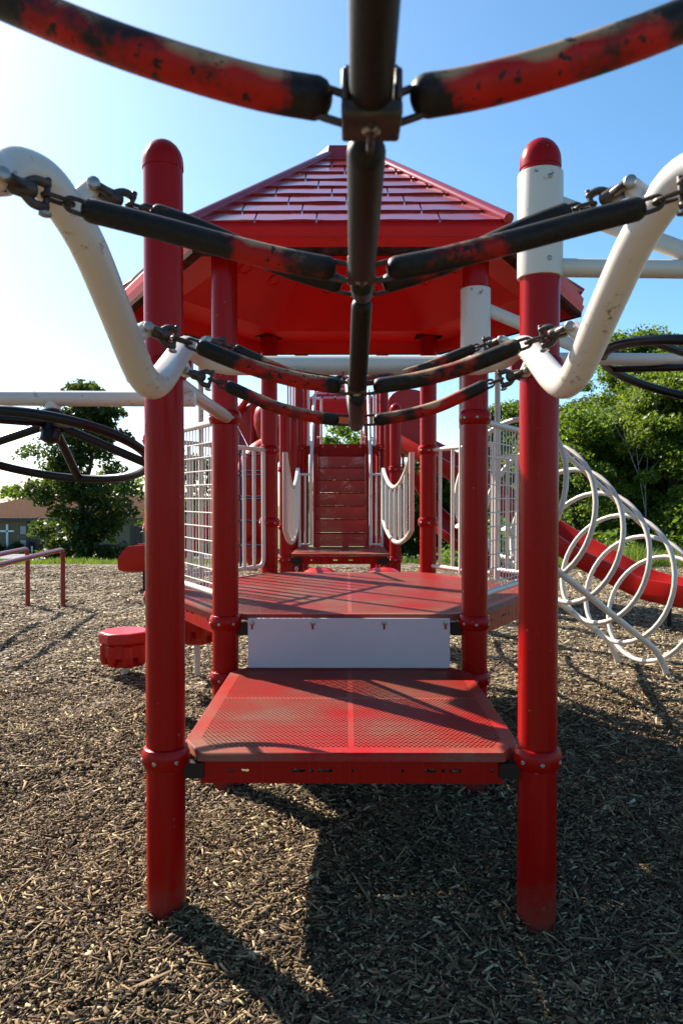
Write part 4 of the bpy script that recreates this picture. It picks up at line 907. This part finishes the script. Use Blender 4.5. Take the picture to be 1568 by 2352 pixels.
for s in (-1, 1):      # handrails with side balusters
    X = lambda d_: CX4 + s * d_
    mb = MB(); xh = hw + .055
    mb.tube(fillet([(X(xh), ys0 - .02, Z3 + .02), (X(xh), ys0 - .02, Z3 + 1.02), (X(xh), ys1 + .05, ZD + .78), (X(xh), ys1 + .25, ZD + .78)], .10, 6), .022, 14)
    hr = mb.build('handrail', WHITE, st)
    mb = MB(); xo = hw + .20; z1_ = P(705, 1090, ys0).z; z0_ = P(705, 1250, ys0).z
    mb.tube([(X(xh), ys0 - .03, z1_), (X(xo + .015), ys0 - .03, z1_)], .016, 10); mb.tube([(X(xh), ys0 - .03, z0_), (X(xo), ys0 - .03, z0_)], .014, 10); mb.tube([(X(xo), ys0 - .03, z1_), (X(xo), ys0 - .03, Z3)], .017, 10)
    mb.tube([(X((xh + xo) / 2), ys0 - .03, z0_), (X((xh + xo) / 2), ys0 - .03, z1_)], .013, 10); mb.build('baluster_panel', WHITE, st)
    za, zb_ = P(708, 890, Y7).z, P(708, 1022, Y7).z; xv = abs(P(709 if s < 0 else 859, 1000, Y7).x - CX4)
    mb = MB(); mb.tube([(X(xv), Y7 - .05, za + .3), (X(xv), Y7 - .05, zb_ + .06)], .020, 10); mb.tube([(X(xv), Y7 - .05, zb_ + .07), (X(xv), Y7 - .05, zb_)], .026, 10, sx=.35, dome=.6); mb.tube([(X(xv), Y7 - .05, zb_ + .10), (X(xv - .05), Y7 - .05, zb_ + .10)], .014, 8)
    zt = P(735, 916, Y8).z; xj = abs(P(738 if s < 0 else 830, 950, Y8).x - CX4)
    mb.tube(fillet([(X(xj + .08), Y8 - .02, zt), (X(xj), Y8 - .02, zt), (X(xj), Y8 - .02, ZD)], .06, 6), .019, 10); mb.tube([(X(xj + .075), Y8 - .02, P(735, 1005, Y8).z), (X(xj), Y8 - .02, P(735, 1005, Y8).z)], .016, 8)
    mb.build('side_rail', WHITE, st)
# white bars and hoods on the upper deck
mb = MB()
for k in range(4): q = P(661 + 6.4 * k, 900, 11.2); mb.tube([(q.x, 11.2, ZD + .1), (q.x, 11.2, ZD + 1.15)], .016, 8)
mb.build('baluster_panel', WHITE, st)
def hood(name, x0, x1, y0, y1, z0, z1, parent, mat=REDP):
    mb = MB(); k = 10; prof = [Vector((x0, 0, z0))] + [Vector(((x0 + x1) / 2 - (x1 - x0) / 2 * math.cos(math.pi * i / k), 0, z1 - .18 + .18 * math.sin(math.pi * i / k))) for i in range(k + 1)] + [Vector((x1, 0, z0))]
    n_ = len(prof); mb.add([(p.x, y0, p.z) for p in prof] + [(p.x, y1, p.z) for p in prof], [tuple(range(n_)), tuple(range(n_, 2 * n_))[::-1]] + [(i, n_ + i, n_ + (i + 1) % n_, (i + 1) % n_) for i in range(n_)])
    return mb.build(name, mat, parent, bevel=.02)
h0 = P(890, 1060, 11.3).x; hood('slide_hood', h0, h0 + .62, 11.2, 12.0, ZD - .12, P(930, 893, 11.2).z, st)
mb = MB(); mb.box((h0 + .33, 11.19, ZD + .10), (.40, .03, .06)); mb.box((h0 + .22, 11.185, ZD - .12), (.035, .03, .4)); mb.build('hood_rib', REDP, st)
for dx_ in (-.25, .0, .25): pass
def far_post(x, y, zt, parent): return post(parent, x, y, zt, cap=False)
for px, d in ((700, 12.4), (858, 12.4)): q = P(px, 1000, d); post(st, q.x, d, ZD - .02, cap=False)
# ------------------------------------------------------------------ far roofed tower
FY = 18.5; fx = P(785, 900, FY).x; ft = thing('far_tower', (fx, FY, 0), 'far play tower whose red shingle roof shows above the stairs', 'play tower')
fz0 = P(785, 958, FY - .8).z; fh = P(785, 918, FY - .8).z - fz0
for sx, sy in ((-1, -1), (1, -1), (1, 1), (-1, 1)): post(ft, fx + sx * .62, FY + sy * .62, fz0 + .05, cap=False)
mb = MB(); Rr = .80
mb.add([(fx - Rr, FY - Rr, fz0), (fx + Rr, FY - Rr, fz0), (fx + Rr, FY + Rr, fz0), (fx - Rr, FY + Rr, fz0), (fx - Rr, FY - Rr, fz0 + fh), (fx + Rr, FY - Rr, fz0 + fh), (fx + Rr, FY + Rr, fz0 + fh), (fx - Rr, FY + Rr, fz0 + fh)], [(0, 1, 5, 4), (1, 2, 6, 5), (2, 3, 7, 6), (3, 0, 4, 7), (3, 2, 1, 0)], 1)
for k in range(4):
    for r_ in range(6):
        t0, t1 = r_ / 6, (r_ + 1) / 6; rr0, rr1 = Rr * (1 - t0) + .05 * t0, Rr * (1 - t1) + .05 * t1; za, zb_ = fz0 + fh + .72 * t0 + .03, fz0 + fh + .72 * t1
        rot = Matrix.Rotation(R(90 * k), 3, 'Z'); c = Vector((fx, FY, 0)); nt_ = max(2, int(rr0 / .14)); 
        for i in range(nt_):
            a, b = -1 + 2 * i / nt_ + .02, -1 + 2 * (i + 1) / nt_ - .02
            mb.add([c + rot @ Vector(v_) for v_ in ((a * rr0, -rr0, za - .045), (b * rr0, -rr0, za - .045), (b * rr0, -rr0 - .005, za), (a * rr0, -rr0 - .005, za), (b * rr1, -rr1, zb_), (a * rr1, -rr1, zb_))], [(0, 1, 2, 3), (3, 2, 4, 5)])
mb.build('roof', [ROOF, ROOFRED], ft, smooth=20)
mb = MB(); mb.prism(rect(fx, FY - .6, FY + .6, .6), 1.9, 1.95); mb.build('deck', DECKS, ft, smooth=0)

# ------------------------------------------------------------------ bridge gap: barriers and hanging steps
def barrier(x0, y0, x1, y1, lab):
    a = Vector((x0, y0, 0)); b = Vector((x1, y1, 0)); d = (b - a).normalized(); L = (b - a).length; o = thing('bridge_barrier', (x0, y0, 1.0), lab, 'bridge barrier', 'white sagging barriers of the bridge gap'); up = Vector((0, 0, 1))
    zt, zl = 1.745, 1.13; top = lambda t: zt - .24 * math.sin(math.pi * t) ** .8 - .04 * t; bot = lambda t: zl - .16 * math.sin(math.pi * t) ** .8
    loop = [a + d * L * t + up * top(t) for t in np.linspace(0, 1, 14)] + [a + d * L * t + up * bot(t) for t in np.linspace(1, 0, 14)]
    mb = MB(); mb.tube(loop, .021, 12, closed=True); mb.build('frame', WHITE, o)
    for k in range(1, 6):
        t = k / 6; p0 = a + d * L * t + up * bot(t); p1 = a + d * L * t + up * top(t); pts = [p0.lerp(p1, q) for q in (0, .06, .12, .5, .88, .94, 1)]
        mb = MB(); mb.tube(pts, [.008, .013, .018, .018, .018, .013, .008], 10); mb.build('baluster', WHITE, o)
barrier(P(655, 1100, 5.98).x, 5.98, P(684, 1100, 8.25).x, 8.25, 'white barrier seen almost edge on, left of the hanging steps')
barrier(P(945, 1100, 5.98).x, 5.98, P(880, 1100, 8.25).x, 8.25, 'white barrier with sagging top rail, right of the hanging steps')
for s, px, lab in ((-1, 735, 'red dome hanging step on the left chain of the bridge gap'), (1, 880, 'red dome hanging step on the right chain of the bridge gap')):
    q = P(px, 1307, 7.2); o = thing('hanging_step', (q.x, 7.2, q.z), lab, 'hanging step', 'red hanging steps in the bridge gap'); mb = MB(); mb.lathe((q.x, 7.2, q.z - .08), (0, 0, 1), [(.12, 0), (.155, .01), (.16, .03), (.15, .06), (.10, .085), (.03, .095), (.001, .095)], 24); mb.build('pod_top', REDP, o)
    hx_ = P(681 if s < 0 else 880, 1290, Y5 - .03).x; a = Vector((hx_, Y5 - .04, Z3 - .11)); b = Vector((q.x + s * .1, 7.25, q.z - .03)); nl = 9
    mb = MB(); mb.box((hx_, Y5 - .02, Z3 - .075), (.12, .03, .06)); mb.box((hx_, Y5 - .045, Z3 - .105), (.035, .03, .05)); mb.build('hanger', DARK, o)
    low = Vector((hx_, Y5 - .06, Z3 - .40))
    for i in range(nl): t0, t1 = i / nl, (i + 1) / nl; chain_link(a.lerp(low, t0), a.lerp(low, t1) - Vector((0, 0, .008)), (1, 0, 0) if i % 2 else (0, 1, 0), .0055, .014, GALV, o)
    mb = MB(); mb.tube([low, b], .007, 8); mb.build('tie_rod', STEEL, o)

# ------------------------------------------------------------------ slides
def slide(name, path, width, depth, lab, legs=(), side=None, mat=REDP):
    o = thing(name, path[-1], lab, 'slide'); sp = smooth_path(path, 8); mb = MB(); n_ = len(sp); prof = [(-.5, 1), (-.56, 1), (-.56, .35), (-.50, .0), (-.40, -.12), (.40, -.12), (.50, 0), (.56, .35), (.56, 1), (.5, 1), (.47, .45), (.40, .05), (.30, -.02), (-.30, -.02), (-.40, .05), (-.47, .45)]
    vs = []; m_ = len(prof)
    for i, p in enumerate(sp):
        t = (sp[min(i + 1, n_ - 1)] - sp[max(i - 1, 0)]).normalized(); sd_ = Vector((t.y, -t.x, 0)).normalized(); u = sd_.cross(t); u = u if u.z > 0 else -u
        dp = depth * (1 if i < n_ - 6 else 1 - .1 * (i - n_ + 6))
        vs += [p + sd_ * (a * width) + u * (b * dp) for a, b in prof]
    fs = [(i * m_ + k, i * m_ + (k + 1) % m_, (i + 1) * m_ + (k + 1) % m_, (i + 1) * m_ + k) for i in range(n_ - 1) for k in range(m_)]
    fs += [tuple(range(m_))[::-1], tuple((n_ - 1) * m_ + k for k in range(m_))]
    mb.add(vs, fs); mb.build('chute', mat, o, smooth=50)
    for (x, y, z) in legs: mb = MB(); mb.tube([(x, y, -.1), (x, y, z)], .025, 12); mb.build('leg', DARK, o)
    return o
sA = Vector((.62, 11.35, ZD + .02)); 
sl_path = [sA, Vector((.95, 11.05, ZD - .08)), P(1029, 1085, 10.45) , P(1150, 1165, 9.85), P(1285, 1258, 9.26), P(1389, 1318, 8.75), P(1480, 1362, 8.4), P(1560, 1382, 8.05), P(1660, 1400, 7.7)]
lg = P(1536, 1395, 8.2); slide('slide', sl_path, .50, .22, 'long straight red slide running down to the right behind the coil climber', legs=[(lg.x, 8.2, lg.z)])
sl2 = [Vector((-.75, 11.6, ZD)), Vector((-1.1, 11.6, ZD - .15)), Vector((-1.75, 11.6, 1.12)), Vector((-2.3, 11.55, .62)), Vector((-2.75, 11.5, .36)), Vector((-3.15, 11.5, .30)), Vector((-3.42, 11.5, .30))]
slide('slide', sl2, .52, .36, 'short red slide ending on the mulch left of the front post', legs=[(-3.1, 11.5, .28)])
q0 = Vector((1.05, 11.9, 1.2)); sl3 = [Vector((1.0, 12.3, 1.75)), P(1000, 1190, 12.2), P(1040, 1240, 11.9), P(1100, 1290, 11.6), P(1180, 1330, 11.3)]
slide('slide', sl3, .42, .14, 'low pink lit red slide seen through the rear balusters', legs=[])

# red climbing panel, net and slotted wall left behind the hexagon deck
cw = thing('climbing_wall', (-1.5, 10.6, 0), 'red slotted climbing wall with bulging slide tube seen beside the rear left post', 'climbing wall')
a0 = P(545, 1000, 10.6); a1 = P(640, 1000, 10.6); zt = P(570, 930, 10.6).z; zb_ = P(570, 1300, 10.6).z
for k, (pxa, pya, pxb, pyb) in enumerate(((500, 925, 560, 1046), (540, 930, 600, 1046), (572, 930, 640, 1046), (604, 930, 660, 1040))):
    mb = MB(); A_, B_ = P(pxa, pya, 10.6), P(pxb, pyb, 10.6); mb.tube([A_, B_], .105, 8, sx=.12, up=(1, 0, .5)); mb.build('slat', REDP, cw)
mb = MB(); mb.tube([P(510, 945, 10.5), P(552, 938, 10.5), P(566, 918, 10.5), P(612, 912, 10.5)], .06, 10); mb.build('top_rail', REDP, cw)
mb = MB(); mb.tube([P(583, 925, 10.4), P(583, 1310, 10.4)], .055, 16); mb.build('post', RED, cw)
mb = MB(); mb.lathe(P(612, 1012, 10.2), (0, 0, 1), [(.05, -.05), (.12, .05), (.17, .20), (.175, .32), (.15, .42), (.09, .48), (.01, .50)], 24); mb.build('bulge', REDP, cw)
tb = smooth_path([P(620, 1035, 10.1), P(588, 1060, 10.0), P(566, 1130, 10.0), P(575, 1210, 10.2), P(602, 1290, 10.4)], 8)
mb = MB(); mb.tube(tb, .20, 20); mb.build('slide_tube', REDP, cw)
mb = MB(); mb.box(P(575, 1165, 10.9), (.8, .03, 1.6)); mb.build('back_panel', REDP, cw)
mb = MB(); mb.box((P(578, 1270, 10.2).x, 10.1, P(578, 1262, 10.1).z), (.2, .3, .28)); mb.build('exit_lip', REDP, cw, bevel=.06)
rn = thing('rope_net', P(575, 1250, 9.4), 'navy rope net with silver clips behind the left rear balusters', 'rope net'); mb = MB(); mc = MB()
for py in (1043, 1082, 1092, 1139, 1146, 1195, 1252):
    A_, B_ = P(545, py - 1, 9.4), P(625, py - 4 + random.uniform(-3, 4), 9.6); mb.tube([A_, A_.lerp(B_, .5) - Vector((0, 0, .025)), B_], .012, 8); mc.lathe(P(555, py, 9.38), (0, -1, 0), [(.014, 0), (.012, .01)], 8)
for px in (551, 611): mb.tube([P(px, 1000, 9.4), P(px + 2, 1310, 9.4)], .014, 8)
mb.build('ropes', NAVY, rn); mc.build('clips', BOLT, rn)

# ------------------------------------------------------------------ coil climber on the right
cc_ = thing('coil_climber', (2.4, 6.13, 0), 'white corkscrew coil climber leaning from the hexagonal tower down to the mulch', 'coil climber')
ax = Vector((.866, .5, 0)); wv_ = Vector((-.5, .866, 0)); o0 = Vector((CX + S * .75, HC + S * .433, 0))
fa, fb = P(1530, 1545, 5.9), P(1418, 1516, 6.36); sx_ = 1.72
def rail(side, z_top, rr=.0245):
    st_ = o0 + wv_ * (side * .25) + Vector((0, 0, z_top)); en = (fa if side < 0 else fb)
    en0 = Vector((en.x, en.y, 0)); kx = en0 - ax * .12 + Vector((0, 0, .20))
    mb = MB(); mb.tube(fillet([st_, kx, en0 + Vector((0, 0, .02)), en0 - Vector((0, 0, .12))], .08, 6), rr, 14); mb.build('rail', WHITE, cc_)
    return st_, kx
rA = rail(-1, 1.19); rB = rail(1, 1.19)
slope = (rA[1] - rA[0]); Ls = slope.length; sd_ = slope.normalized(); nrm = wv_.cross(sd_); nrm = nrm if nrm.z > 0 else -nrm
RC_ = .475; c0 = (rA[0] + rB[0]) / 2 + nrm * math.sqrt(RC_ ** 2 - .25 ** 2) ; turns = 6.0; pts = []; pitch = Ls * 1.08 / turns
vert = (Vector((0, 0, 1)) * .55 + nrm * .45).normalized()
for k in range(int(turns * 40) + 26):
    a = 2 * math.pi * k / 40; t = (k / 40 - .33) * pitch
    pts.append(c0 + sd_ * t + wv_ * (RC_ * math.sin(a)) - vert * (RC_ * math.cos(a)))
mb = MB(); mb.tube(pts, .0190, 12); mb.build('coil', WHITE, cc_)
mb = MB(); tp = c0 + nrm * (RC_ + .01); mb.tube([tp - sd_ * .1, tp + sd_ * Ls * .82], .0200, 12); mb.build('top_bar', WHITE, cc_)
